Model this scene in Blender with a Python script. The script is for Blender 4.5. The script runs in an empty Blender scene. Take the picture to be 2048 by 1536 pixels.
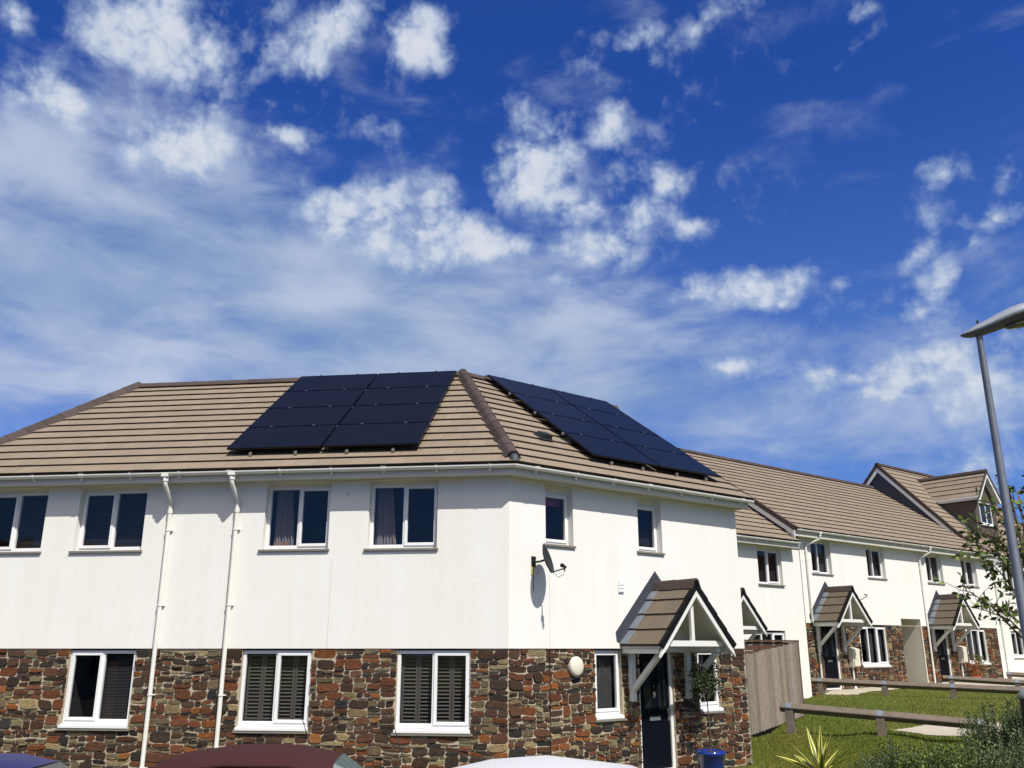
import bpy, bmesh, math, random
from math import sin, cos, tan, atan, atan2, asin, radians, pi, sqrt
from mathutils import Vector, Matrix, noise as mn

random.seed(7)
SC = bpy.context.scene
COL = SC.collection

# ------------------------------------------------------------------ camera maths (scene is laid out in metres, eye level z = 0)
FPX = 1770.0; PITCH = atan(529/FPX)
def ray(u, v):
    R = Vector((1, 0, 0)); F = Vector((0, cos(PITCH), sin(PITCH))); U = Vector((0, -sin(PITCH), cos(PITCH)))
    return R*((u-1024)/FPX) + F - U*((v-768)/FPX)
def pt(u, v, y):
    r = ray(u, v); return r*(y/r.y)

AB = radians(52.1); AA = AB + radians(45)
def azv(a): return Vector((sin(a), cos(a), 0))
dB = azv(AB); nB = azv(AB+pi/2); dA = azv(AA); nA = azv(AA+pi/2)
Cp = Vector((-0.058, 15.2, 0))
T22 = tan(radians(22.5))
def frame(o, d, n):          # local x along the wall, y into the building, z up
    m = Matrix.Identity(4)
    y = -n
    for i in range(3):
        m[i][0] = d[i]; m[i][1] = y[i]; m[i][2] = (0, 0, 1)[i]; m[i][3] = o[i]
    return m
FA = frame(Cp, dA, nA); FB = frame(Cp, dB, nB)
LA = -10.7                   # left corner of the front wing
aC = AA + radians(45)        # third wing turns away again on the left
dC = azv(aC); nC = azv(aC+pi/2)
FC = frame(Cp + dA*LA, dC, nC)
TO = 6.0                     # terrace front is 6 m behind the right-hand wing's front plane
FT = frame(Cp - nB*TO, dB, nB)

# ------------------------------------------------------------------ terrain
def W2(F, s, d): v = F @ Vector((s, d, 0)); return (v.x, v.y)
GC = []
def gc(x, y, z): GC.append((x, y, z))
for x in (-60, -40, -20, -8, 0, 6): 
    for y in (-40, -15, 0, 8, 13): gc(x, y, -2.35)
for x, y in ((-8, 20), (-20, 30), (-40, 40), (-4, 15.4), (-9, 16), (-4, 20), (0, 24)): gc(x, y, -2.33)
for s, z in ((0, -2.33), (2, -2.32), (4, -2.3), (6, -2.25)): x, y = W2(FB, s, -.3); gc(x, y, z)
for u, v, y in ((1520, 1536, 18.4), (1700, 1560, 17.6), (1900, 1575, 17), (2050, 1580, 17), (1503, 1478, 20.6), (1605, 1435, 22.2), (1578, 1462, 19.6),
                (1770, 1465, 19.0), (1960, 1478, 18.2), (1645, 1388, 28.2), (1736, 1390, 27.6), (1896, 1396, 26.6), (2040, 1398, 25.8), (1700, 1418, 24.0), (1850, 1424, 23.2), (2040, 1430, 22.5)):
    p = pt(u, v, y); gc(p.x, p.y, p.z)
for s, z in ((12, -1.75), (15, -1.68), (17, -1.55), (18.5, -1.33), (21, -1.3), (24, -1.28), (27, -1.25), (31, -1.2), (36, -1.15), (44, -1.1)):
    for d in (-.6, 3): x, y = W2(FT, s, d); gc(x, y, z)
gc(40, 20, -1.5); gc(30, 12, -1.9); gc(22, 6, -2.2); gc(60, 60, -.9); gc(20, 60, -1.2); gc(-20, 60, -2); gc(90, 0, -1.8)
_GM = {}
def ground(x, y):          # bilinear over a memoised quarter-metre grid
    i = math.floor(x*4); j = math.floor(y*4); fx = x*4-i; fy = y*4-j
    def g(p, q):
        k = (p, q)
        if k not in _GM: _GM[k] = _ground(p/4, q/4)
        return _GM[k]
    z = g(i, j)*(1-fx)*(1-fy)
    if fx: z += g(i+1, j)*fx*(1-fy)
    if fy: z += g(i, j+1)*(1-fx)*fy
    if fx and fy: z += g(i+1, j+1)*fx*fy
    return z
def _ground(x, y):
    sw = sz = 0.0
    for gx, gy, gz in GC:
        d2 = (x-gx)**2 + (y-gy)**2 + .35
        w = 1.0/(d2*d2)
        sw += w; sz += w*gz
    return sz/sw
def gpt(u, v, y0=9):
    r = ray(u, v); y = y0
    while y < 80:
        p = r*(y/r.y)
        if p.z < ground(p.x, p.y): return p
        y += .05
    return r*(80/r.y)

# ------------------------------------------------------------------ object helpers
WM = {}
def link(o, parent):
    COL.objects.link(o)
    if parent is not None: o.parent = parent
def empty(name, loc, rz=0, label=None, cat=None, group=None, kind=None):
    o = bpy.data.objects.new(name, None); o.empty_display_size = .2
    link(o, None); o.location = loc; o.rotation_euler = (0, 0, rz)
    WM[o.name] = Matrix.Translation(Vector(loc)) @ Matrix.Rotation(rz, 4, 'Z')
    tag(o, label, cat, group, kind); return o
def tag(o, label=None, cat=None, group=None, kind=None):
    if label: o['label'] = label
    if cat: o['category'] = cat
    if group: o['group'] = group
    if kind: o['kind'] = kind
    return o
class MB:
    def __init__(s, F=None): s.v = []; s.f = []; s.m = []; s.c = []; s.F = F or Matrix.Identity(4); s.mi = 0; s.col = (1, 1, 1)
    def add(s, vs, fs):
        b = len(s.v); s.v += [s.F @ Vector(p) for p in vs]
        for f in fs: s.f.append([b+i for i in f]); s.m.append(s.mi); s.c.append(s.col)
    def box(s, x0, x1, y0, y1, z0, z1, M=None):
        P = [(x, y, z) for z in (z0, z1) for y in (y0, y1) for x in (x0, x1)]
        if M is not None: P = [M @ Vector(p) for p in P]
        s.add(P, [(0, 2, 3, 1), (4, 5, 7, 6), (0, 1, 5, 4), (2, 6, 7, 3), (0, 4, 6, 2), (1, 3, 7, 5)])
    def prism(s, poly, y0, y1):     # polygon in x,z extruded along y
        n = len(poly)
        s.add([(x, y0, z) for x, z in poly] + [(x, y1, z) for x, z in poly],
              [tuple(range(n)), tuple(range(2*n-1, n-1, -1))] + [((i+1) % n, i, n+i, n+(i+1) % n) for i in range(n)])
    def poly(s, pts): s.add(pts, [tuple(range(len(pts)))])
    def sweep(s, prof, s0, s1, m0=0, m1=0, closed=True, caps=True):
        n = len(prof)
        vs = [(s0+m0*d, d, z) for d, z in prof] + [(s1+m1*d, d, z) for d, z in prof]
        fs = [((i+1) % n, i, n+i, n+(i+1) % n) for i in range(n if closed else n-1)]
        if caps and closed: fs += [tuple(range(n)), tuple(range(2*n-1, n-1, -1))]
        s.add(vs, fs)
    def tube(s, pts, r, n=8, r1=None, caps=True):
        pts = [Vector(p) for p in pts]; k = len(pts); vs = []; up = None
        for i, p in enumerate(pts):
            t = (pts[min(i+1, k-1)] - pts[max(i-1, 0)]).normalized()
            if up is None:
                up = Vector((0, 0, 1)) if abs(t.z) < .9 else Vector((1, 0, 0))
            a = t.cross(up).normalized(); b = a.cross(t).normalized(); up = b
            rr = (r if r1 is None else r+(r1-r)*i/(k-1)) if not isinstance(r, (list, tuple)) else r[i]
            for j in range(n):
                th = 2*pi*j/n; vs.append(p + a*(rr*cos(th)) + b*(rr*sin(th)))
        fs = [(i*n+j, i*n+(j+1) % n, (i+1)*n+(j+1) % n, (i+1)*n+j) for i in range(k-1) for j in range(n)]
        s.add(vs, fs)
        if caps: s.add(vs[:n], [tuple(range(n-1, -1, -1))]); s.add(vs[-n:], [tuple(range(n))])
    def lathe(s, prof, n=20, M=None):   # (r,z) profile about z
        vs = [(r*cos(2*pi*j/n), r*sin(2*pi*j/n), z) for r, z in prof for j in range(n)]
        if M is not None: vs = [M @ Vector(p) for p in vs]
        k = len(prof)
        s.add(vs, [(i*n+j, i*n+(j+1) % n, (i+1)*n+(j+1) % n, (i+1)*n+j) for i in range(k-1) for j in range(n)])
    def clip(s, co, no):            # drop what lies on the side the normal points to (world space)
        me = bpy.data.meshes.new('t'); me.from_pydata(s.v, [], s.f)
        bm = bmesh.new(); bm.from_mesh(me); bpy.data.meshes.remove(me)
        lay = bm.faces.layers.int.new('id')
        bm.faces.ensure_lookup_table()
        for i, f in enumerate(bm.faces): f[lay] = i
        bmesh.ops.bisect_plane(bm, geom=bm.verts[:]+bm.edges[:]+bm.faces[:], plane_co=co, plane_no=no, clear_outer=True)
        bm.verts.ensure_lookup_table()
        om, oc = s.m, s.c
        s.v = [v.co.copy() for v in bm.verts]; s.f = [[v.index for v in f.verts] for f in bm.faces]
        s.m = [om[f[lay]] for f in bm.faces]; s.c = [oc[f[lay]] for f in bm.faces]
        bm.free()
    def build(s, name, mats, parent=None, loc=None, smooth=False, bevel=0, label=None):
        me = bpy.data.meshes.new(name)
        W = WM[parent.name] if parent is not None else Matrix.Translation(Vector(loc) if loc is not None else (0, 0, 0))
        I = W.inverted()
        me.from_pydata([I @ Vector(v) for v in s.v], [], s.f)
        if not isinstance(mats, (list, tuple)): mats = [mats]
        for m in mats: me.materials.append(m)
        me.polygons.foreach_set('material_index', s.m)
        if smooth: me.polygons.foreach_set('use_smooth', [True]*len(s.f))
        if any(c != (1, 1, 1) for c in s.c):
            at = me.color_attributes.new('Col', 'FLOAT_COLOR', 'CORNER'); buf = []
            for f, c in zip(s.f, s.c): buf += [c[0], c[1], c[2], 1.0]*len(f)
            at.data.foreach_set('color', buf)
        me.update(); me.validate()
        o = bpy.data.objects.new(name, me); link(o, parent)
        if parent is None and loc is not None: o.location = loc
        WM[o.name] = W
        if bevel:
            b = o.modifiers.new('bevel', 'BEVEL'); b.width = bevel; b.segments = 2; b.limit_method = 'ANGLE'
        if smooth == 'auto':
            pass
        if label: o['label'] = label
        return o
def dup(root, loc, rz, **kw):
    r = root.copy(); COL.objects.link(r); r.location = loc; r.rotation_euler = (0, 0, rz)
    for k, v in kw.items(): r['category' if k == 'cat' else k] = v
    for ch in list(root.children):
        c = ch.copy(); COL.objects.link(c); c.parent = r
        for g in list(ch.children):
            e = g.copy(); COL.objects.link(e); e.parent = c
    return r

# ------------------------------------------------------------------ materials
def lin(r, g, b): return tuple((c/255/12.92 if c/255 <= .04045 else ((c/255+.055)/1.055)**2.4) for c in (r, g, b))
def mat(name, col, rough=.6, metal=0, spec=.5, noise=None, bump=None, attr=False, coat=0, extra=None):
    """noise=(scale, amount[, colour]) mottles the base colour; bump=(scale, distance)"""
    m = bpy.data.materials.new(name); m.use_nodes = True; nt = m.node_tree; N = nt.nodes; L = nt.links
    b = N['Principled BSDF']; b.inputs['Roughness'].default_value = rough; b.inputs['Metallic'].default_value = metal
    b.inputs['Specular IOR Level'].default_value = spec; b.inputs['Coat Weight'].default_value = coat
    b.inputs['Coat Roughness'].default_value = .05
    tc = N.new('ShaderNodeTexCoord'); out = None
    rgb = N.new('ShaderNodeRGB'); rgb.outputs[0].default_value = (*col, 1); out = rgb.outputs[0]
    if attr:
        a = N.new('ShaderNodeAttribute'); a.attribute_name = 'Col'
        mx = N.new('ShaderNodeMix'); mx.data_type = 'RGBA'; mx.blend_type = 'MULTIPLY'; mx.inputs[0].default_value = 1
        L.new(out, mx.inputs[6]); L.new(a.outputs['Color'], mx.inputs[7]); out = mx.outputs[2]
    for nz in (noise or []):
        n = N.new('ShaderNodeTexNoise'); n.inputs['Scale'].default_value = nz[0]; n.inputs['Detail'].default_value = 6
        n.inputs['Roughness'].default_value = .6
        src = tc.outputs['Object']
        if len(nz) > 3:
            mp = N.new('ShaderNodeMapping'); mp.inputs['Scale'].default_value = nz[3]; L.new(src, mp.inputs['Vector']); src = mp.outputs[0]
        L.new(src, n.inputs['Vector'])
        r = N.new('ShaderNodeValToRGB'); r.color_ramp.elements[0].position = .35; r.color_ramp.elements[1].position = .68
        L.new(n.outputs[0], r.inputs[0])
        m1 = N.new('ShaderNodeMath'); m1.operation = 'MULTIPLY'; m1.inputs[1].default_value = nz[1]; L.new(r.outputs[0], m1.inputs[0])
        mx = N.new('ShaderNodeMix'); mx.data_type = 'RGBA'; mx.blend_type = 'MULTIPLY'
        L.new(m1.outputs[0], mx.inputs[0]); L.new(out, mx.inputs[6]); mx.inputs[7].default_value = (*nz[2], 1) if len(nz) > 2 and nz[2] else (.2, .2, .2, 1)
        out = mx.outputs[2]
    L.new(out, b.inputs['Base Color'])
    if bump:
        n = N.new('ShaderNodeTexNoise'); n.inputs['Scale'].default_value = bump[0]; n.inputs['Detail'].default_value = 5
        L.new(tc.outputs['Object'], n.inputs['Vector'])
        bp = N.new('ShaderNodeBump'); bp.inputs['Strength'].default_value = 1; bp.inputs['Distance'].default_value = bump[1]
        L.new(n.outputs[0], bp.inputs['Height']); L.new(bp.outputs[0], b.inputs['Normal'])
    return m
def glass_mat(name, tint=.8, ior=1.5, tcol=None):
    m = bpy.data.materials.new(name); m.use_nodes = True; nt = m.node_tree; N = nt.nodes; L = nt.links
    N.remove(N['Principled BSDF']); o = N['Material Output']
    t = N.new('ShaderNodeBsdfTransparent'); t.inputs[0].default_value = (*(tcol or (tint, tint, tint)), 1)
    g = N.new('ShaderNodeBsdfGlossy'); g.inputs['Roughness'].default_value = .01; g.inputs[0].default_value = (1, 1, 1, 1)
    lw = N.new('ShaderNodeLayerWeight'); lw.inputs[0].default_value = .5
    pw = N.new('ShaderNodeMath'); pw.operation = 'POWER'; pw.inputs[1].default_value = 5; L.new(lw.outputs['Facing'], pw.inputs[0])
    fr = N.new('ShaderNodeMath'); fr.operation = 'MULTIPLY_ADD'; fr.inputs[1].default_value = .95; fr.inputs[2].default_value = .042; L.new(pw.outputs[0], fr.inputs[0])
    nz = N.new('ShaderNodeTexNoise'); nz.inputs['Scale'].default_value = 1.3; tc = N.new('ShaderNodeTexCoord'); L.new(tc.outputs['Object'], nz.inputs['Vector'])
    bp = N.new('ShaderNodeBump'); bp.inputs['Distance'].default_value = .004; L.new(nz.outputs[0], bp.inputs['Height']); L.new(bp.outputs[0], g.inputs['Normal'])
    mx = N.new('ShaderNodeMixShader'); L.new(fr.outputs[0], mx.inputs[0]); L.new(t.outputs[0], mx.inputs[1]); L.new(g.outputs[0], mx.inputs[2])
    L.new(mx.outputs[0], o.inputs[0]); return m

M = {}
M['render'] = mat('painted_render', (.80, .795, .76), .9, spec=.2, noise=[(.55, .10, (.93, .88, .74)), (.9, .22, (.90, .84, .70), (3.5, 3.5, .22)), (2.2, .10, (.85, .84, .80)), (1.6, .10, (.86, .81, .68), (5, 5, .28)), (6, .05, (.9, .9, .9))], bump=(26, .0025))
M['render_side'] = M['render']
M['reveal'] = mat('reveal_render', (.76, .72, .62), .9, spec=.2, noise=[(2, .2, (.93, .86, .7))])
M['mortar'] = mat('mortar', (.50, .43, .32), .95, spec=.1, noise=[(9, .5, (.55, .5, .42)), (45, .3, (.6, .6, .6))], bump=(60, .006))
M['stone'] = mat('slatestone', (1, 1, 1), .8, spec=.25, attr=True, noise=[(13, .75, (.42, .38, .40), (1, 1, 3)), (42, .55, (.5, .42, .4), (1, 1, 2.2)), (9, .8, (1.35, 1.05, .8), (1, 1, 1.6)), (21, .5, (1.35, 1.2, 1.0), (1, 1, 2))], bump=(45, .014))
M['tile'] = mat('concrete_roof_tile', (.262, .208, .152), .85, spec=.25, attr=True, noise=[(1.1, .22, (.8, .78, .74)), (25, .22, (.7, .7, .7))], bump=(120, .002))
M['tile_edge'] = mat('tile_edge', (.05, .038, .03), .9, spec=.15, noise=[(20, .3, (.6, .6, .6))])
M['ridge'] = mat('ridge_tile', (.072, .052, .046), .75, spec=.3, attr=True, noise=[(9, .35, (.6, .58, .55))], bump=(70, .004))
M['felt'] = mat('roof_underlay', (.03, .025, .02), .9)
M['pvc'] = mat('white_upvc', (.80, .80, .79), .35, spec=.4, noise=[(3, .06, (.85, .83, .78))])
M['gutter'] = mat('gutter_upvc', (.79, .775, .72), .45, spec=.4, noise=[(4, .22, (.72, .70, .6)), (40, .12, (.7, .7, .65))])
M['fascia'] = mat('fascia_board', (.62, .60, .53), .6, spec=.3, noise=[(3, .25, (.75, .74, .68)), (60, .18, (.7, .7, .66))])
M['timber_white'] = mat('white_painted_timber', (.74, .73, .70), .6, spec=.3, noise=[(5, .18, (.8, .78, .7), (6, 6, 1))])
M['sill'] = mat('render_sill', (.22, .20, .165), .8, noise=[(10, .4, (.7, .65, .6))])
M['lead'] = mat('lead_flashing', (.05, .055, .07), .6, metal=.1, noise=[(6, .5, (.55, .6, .7), (1, 1, 4)), (25, .3, (.7, .7, .75))])
M['leadlight'] = mat('lead_soaker', (.20, .22, .25), .55, metal=.1, noise=[(9, .5, (.45, .5, .6))])
M['slate'] = mat('dark_lead_cladding', (.035, .04, .06), .6, noise=[(1.2, .6, (.5, .5, .7), (1, 1, 3))])
M['panel'] = mat('solar_glass', (.009, .010, .013), .25, spec=.10, coat=.0, noise=[(2, .3, (.7, .75, .9))])
M['panelframe'] = mat('panel_frame', (.008, .008, .01), .35, metal=.5)
M['alu'] = mat('aluminium', (.55, .55, .55), .35, metal=.9)
M['glass'] = glass_mat('window_glass', .85)
M['carglass'] = glass_mat('car_glass', .35)
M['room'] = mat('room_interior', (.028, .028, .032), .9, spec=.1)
M['blind'] = mat('blind', (.05, .052, .055), .6)
M['blindlight'] = mat('pale_blind', (.42, .42, .40), .6)
M['shutter'] = mat('taupe_shutter', (.088, .082, .072), .55)
M['curtain'] = mat('curtain', (.20, .18, .185), .9, noise=[(3, .4, (.7, .6, .6))])
M['curtaindark'] = mat('net_curtain', (.05, .052, .054), .9, noise=[(3, .4, (.7, .7, .7))])
M['pinkblind'] = mat('pink_blind', (.30, .05, .09), .8)
M['orange'] = mat('orange_cloth', (.35, .13, .04), .8)
M['navy'] = mat('navy_door', (.003, .004, .008), .5, spec=.12)
M['doorglass'] = mat('door_glazing', (.012, .015, .02), .12, spec=.6)
M['chrome'] = mat('brushed_steel', (.6, .6, .58), .35, metal=.8)
M['dish'] = mat('dish_metal', (.028, .032, .033), .6, spec=.25, noise=[(12, .3, (.7, .7, .7))])
M['reflectglass'] = mat('car_glass_painted_reflection', (.15, .20, .18), .12, spec=.8, noise=[(6, .6, (.4, .5, .5))])  # pale green reflection on the soft-top's windows, painted into the base colour
M['black'] = mat('black_plastic', (.012, .012, .013), .5)
M['cable'] = mat('cable', (.03, .03, .03), .6)
M['yellowtag'] = mat('yellow_plastic', (.6, .47, .1), .6)
M['cream'] = mat('cream_plastic', (.72, .68, .55), .4, noise=[(8, .15, (.85, .8, .7))])
M['timber'] = mat('weathered_timber', (.29, .25, .205), .85, spec=.2, attr=True, noise=[(5, .55, (.55, .5, .48), (9, 9, 1)), (30, .4, (.6, .6, .6), (3, 3, .6)), (16, .25, (.5, .42, .36))], bump=(50, .004))
M['rail'] = mat('rail_timber', (.20, .165, .13), .85, spec=.2, noise=[(6, .5, (.55, .5, .5)), (30, .4, (.6, .6, .6))], bump=(50, .004))
M['browntimber'] = mat('brown_timber', (.11, .062, .04), .85, spec=.2, noise=[(8, .5, (.5, .5, .5), (1, 1, 5))])
M['zinc'] = mat('galvanised_strap', (.24, .26, .29), .45, metal=.5)
M['galv'] = mat('galvanised_column', (.175, .195, .225), .5, metal=.35, noise=[(7, .5, (.6, .62, .68)), (60, .3, (.75, .75, .78))])
M['lamp'] = mat('lamp_casing', (.34, .37, .42), .35, metal=.2, noise=[(10, .15, (.8, .8, .8))])
M['lampunder'] = mat('lamp_underside', (.13, .12, .12), .5, noise=[(15, .4, (.5, .5, .5))])
M['lampglass'] = mat('lamp_bowl', (.17, .145, .11), .15, spec=.8, noise=[(14, .6, (.3, .28, .24))])
M['bluepot'] = mat('blue_glazed_pot', (.008, .035, .24), .12, spec=.6, coat=.5, noise=[(8, .4, (.5, .5, .7))])
M['soil'] = mat('soil', (.05, .035, .022), .95, noise=[(30, .5, (.4, .4, .4))])
M['leaf'] = mat('leaf', (1, 1, 1), .5, spec=.35, attr=True)
M['bark'] = mat('bark', (.10, .075, .05), .9, noise=[(20, .5, (.5, .5, .5))])
M['concrete'] = mat('pale_concrete', (.47, .415, .33), .9, spec=.2, noise=[(2.5, .2, (.75, .72, .68)), (40, .2, (.75, .72, .7))], bump=(80, .003))
M['tarmac'] = mat('tarmac', (.075, .073, .07), .9, spec=.2, noise=[(3, .3, (.7, .7, .7)), (120, .5, (.5, .5, .5))], bump=(150, .004))
M['paving'] = mat('block_paving', (.34, .31, .27), .9, spec=.2, noise=[(3, .3, (.7, .7, .7)), (60, .4, (.6, .6, .6))])
M['softtop'] = mat('maroon_fabric', (.062, .022, .022), .95, spec=.15, noise=[(3, .3, (.7, .7, .7)), (130, .5, (.45, .45, .45))], bump=(260, .002))
M['tyre'] = mat('tyre', (.02, .02, .02), .8)
M['rim'] = mat('alloy', (.5, .5, .52), .3, metal=.8)
M['headlight'] = mat('headlight', (.6, .62, .65), .1, spec=.8)
M['redlight'] = mat('tail_light', (.35, .01, .01), .2, spec=.6)
M['trim'] = mat('car_seal', (.01, .01, .01), .4)
def paint(n, c): return mat(n, c, .42, spec=.22)
M['carblue'] = paint('blue_paint', (.006, .009, .10)); M['carwhite'] = paint('white_paint', (.58, .59, .60)); M['cargrey'] = paint('maroon_paint', (.05, .012, .014))
M['orangepot'] = mat('orange_flowers', (.42, .10, .02), .8, noise=[(25, .5, (.5, .4, .3))])
M['greenlid'] = mat('grey_green_dome', (.20, .25, .22), .5, noise=[(10, .3, (.7, .7, .7))])
M['brick_far'] = mat('opposite_render', (.35, .32, .28), .9)
M['opptile'] = mat('opposite_roof_tile', (.16, .085, .06), .85, spec=.2, attr=True, noise=[(4, .3, (.7, .7, .7))])
M['scaff'] = mat('scaffold_tube', (.16, .17, .19), .5, metal=.5)
M['scaffred'] = mat('scaffold_cap', (.35, .05, .06), .6)
# ------------------------------------------------------------------ building kit
def wall(mb, F, s0, s1, z0, z1, d, ops, rev=.16, m0=0, m1=0):
    """wall front face at depth d with openings (a,b,c,e) and their reveals"""
    mb.F = F
    A0 = s0+m0*d; A1 = s1+m1*d
    xs = sorted(set([A0, A1] + [x for o in ops for x in o[:2] if A0 < x < A1])); zs = sorted(set([z0, z1] + [z for o in ops for z in o[2:4] if z0 < z < z1]))
    for i in range(len(xs)-1):
        for j in range(len(zs)-1):
            cx = (xs[i]+xs[i+1])/2; cz = (zs[j]+zs[j+1])/2
            if any(o[0] < cx < o[1] and o[2] < cz < o[3] for o in ops): continue
            mb.add([(xs[i], d, zs[j]), (xs[i+1], d, zs[j]), (xs[i+1], d, zs[j+1]), (xs[i], d, zs[j+1])], [(0, 1, 2, 3)])
def reveals(mb, F, ops, d, dep, z0, z1):
    mb.F = F
    for a, b, c, e in ops:
        c = max(c, z0); e = min(e, z1)
        mb.add([(a, d, c), (a, d+dep, c), (a, d+dep, e), (a, d, e)], [(0, 1, 2, 3)])
        mb.add([(b, d, c), (b, d+dep, c), (b, d+dep, e), (b, d, e)], [(3, 2, 1, 0)])
        mb.add([(a, d, e), (b, d, e), (b, d+dep, e), (a, d+dep, e)], [(0, 3, 2, 1)])
        mb.add([(a, d, c), (b, d, c), (b, d+dep, c), (a, d+dep, c)], [(0, 1, 2, 3)])

PAL = [((.145, .055, .032), 20), ((.100, .048, .036), 25), ((.066, .039, .033), 23), ((.042, .031, .030), 14), ((.032, .031, .037), 6), ((.21, .080, .033), 8),
       ((.26, .11, .045), 2), ((.26, .21, .15), 8), ((.17, .135, .10), 12)]
PALW = [w for c, w in PAL]
def stones(mb, F, s0, s1, z0, z1, ops, d, seed, hmax=.19, wmax=.42):
    rnd = random.Random(seed); cells = []
    def split(x, z, w, h):
        if h > hmax or (h > .12 and w/h < 1.4 and rnd.random() < .6) or (h > .10 and rnd.random() < .22) or (h > .05 and rnd.random() < .07):
            k = rnd.choice((.25, .3, .4, .5, .62, .72)); split(x, z, w, h*k); split(x, z+h*k, w, h*(1-k)); return
        if w > wmax or w > 4.6*h+.06 or (w > 2.3*h and w > .24 and rnd.random() < .42):
            k = rnd.uniform(.32, .68); split(x, z, w*k, h); split(x+w*k, z, w*(1-k), h); return
        cells.append((x, z, w, h))
    z = z0
    while z < z1:
        h = min(rnd.uniform(.24, .40), z1-z)
        if z1-z-h < .1: h = z1-z
        x = s0
        while x < s1:
            w = min(rnd.uniform(.45, 1.25), s1-x)
            if s1-x-w < .2: w = s1-x
            split(x, z, w, h); x += w
        z += h
    mb.F = F
    for x, z, w, h in cells:
        g = rnd.uniform(.003, .0078)
        x0, x1, y0, y1 = x+g, x+w-g, z+g*.8, z+h-g*.8
        if x1-x0 < .03 or y1-y0 < .018: continue
        bad = False
        for a, b, c, e in ops:
            if x1 > a and x0 < b and y1 > c and y0 < e:
                ov = [(a-x0, 'r'), (x1-b, 'l'), (c-y0, 't')]; k, w_ = max(ov)
                if k < .05: bad = True; break
                if w_ == 'r': x1 = a-.004
                elif w_ == 'l': x0 = b+.004
                else: y1 = c-.006
        if bad or x1-x0 < .03 or y1-y0 < .018: continue
        cx, cz = (x0+x1)/2, (y0+y1)/2; hw, hh = (x1-x0)/2, (y1-y0)/2
        n = 18; ring = []
        ex = rnd.uniform(4, 11)
        for i in range(n):
            th = 2*pi*(i+.5+rnd.uniform(-.3, .3))/n
            c_, s_ = cos(th), sin(th)
            r = (abs(c_)**ex + abs(s_)**ex)**(-1/ex)
            r = min(r, 1.36)
            jx = rnd.uniform(-.006, .006); jz = rnd.uniform(-.006, .006)*min(1, hh/.03)
            ring.append((cx + hw*c_*r + jx, cz + hh*s_*r + jz))
        def warp(px, pz):
            v = mn.noise(Vector((px*1.7+seed, pz*2.3, seed*.7)));  u_ = mn.noise(Vector((px*1.9, pz*2.6+9, seed*.3)))
            v2 = mn.noise(Vector((px*6+seed, pz*7, 3.1)))
            k = 1.0
            for a, b, c, e in ops:
                if c-.3 < pz < e+.1: k = min(k, max(0, min(abs(px-a), abs(px-b))*6) if (a-.3 < px < b+.3) else 1)
                if a-.05 < px < b+.05 and pz < c: k = min(k, abs(pz-c)*6)
            k = min(k, abs(px-s0)*6, abs(px-s1)*6)
            qx = px + .02*u_*k; qz = pz + (.045*v + .014*v2)*k
            return (min(max(qx, s0+.001), s1-.001), min(qz, z1-.003))
        sk = rnd.uniform(-.30, .30) if rnd.random() < .6 else 0; sq = rnd.uniform(-.05, .05)
        ring = [(px+sk*(pz-cz)*min(1, hw/.09), pz+sq*(px-cx)) for px, pz in ring]
        ring = [warp(*q) for q in ring]
        dep = rnd.choice((.004, .008, .013, .02, .028)) + rnd.uniform(0, .004)
        tx = rnd.uniform(-.05, .05); tz = rnd.uniform(-.09, .09)
        vs = [(px, d+.012, pz) for px, pz in ring]
        vs += [(cx+(px-cx)*.975, d-dep*.7+tx*(px-cx)+tz*(pz-cz), cz+(pz-cz)*.955) for px, pz in ring]
        vs += [(cx+(px-cx)*.915, d-dep-.003+tx*(px-cx)+tz*(pz-cz), cz+(pz-cz)*.83) for px, pz in ring]
        fs = [((i+1) % n, i, n+i, n+(i+1) % n) for i in range(n)] + [(n+(i+1) % n, n+i, 2*n+i, 2*n+(i+1) % n) for i in range(n)] + [tuple(range(2*n, 3*n))]
        # faces wound so that they look outwards (-y)
        fs = [tuple(reversed(f)) if len(f) == 4 else f for f in fs]
        c = rnd.choices(PAL, PALW)[0][0]; k = rnd.uniform(.75, 1.3); q = rnd.uniform(-.06, .06)
        if h < .055 and rnd.random() < .6: c = rnd.choice(((.20, .17, .12), (.15, .13, .10), (.12, .10, .085)))
        mb.col = (c[0]*k*(1+q)*.98, c[1]*k*1.10, c[2]*k*(1-q)*.92)
        mb.add(vs, fs)
    mb.col = (1, 1, 1)

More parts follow.
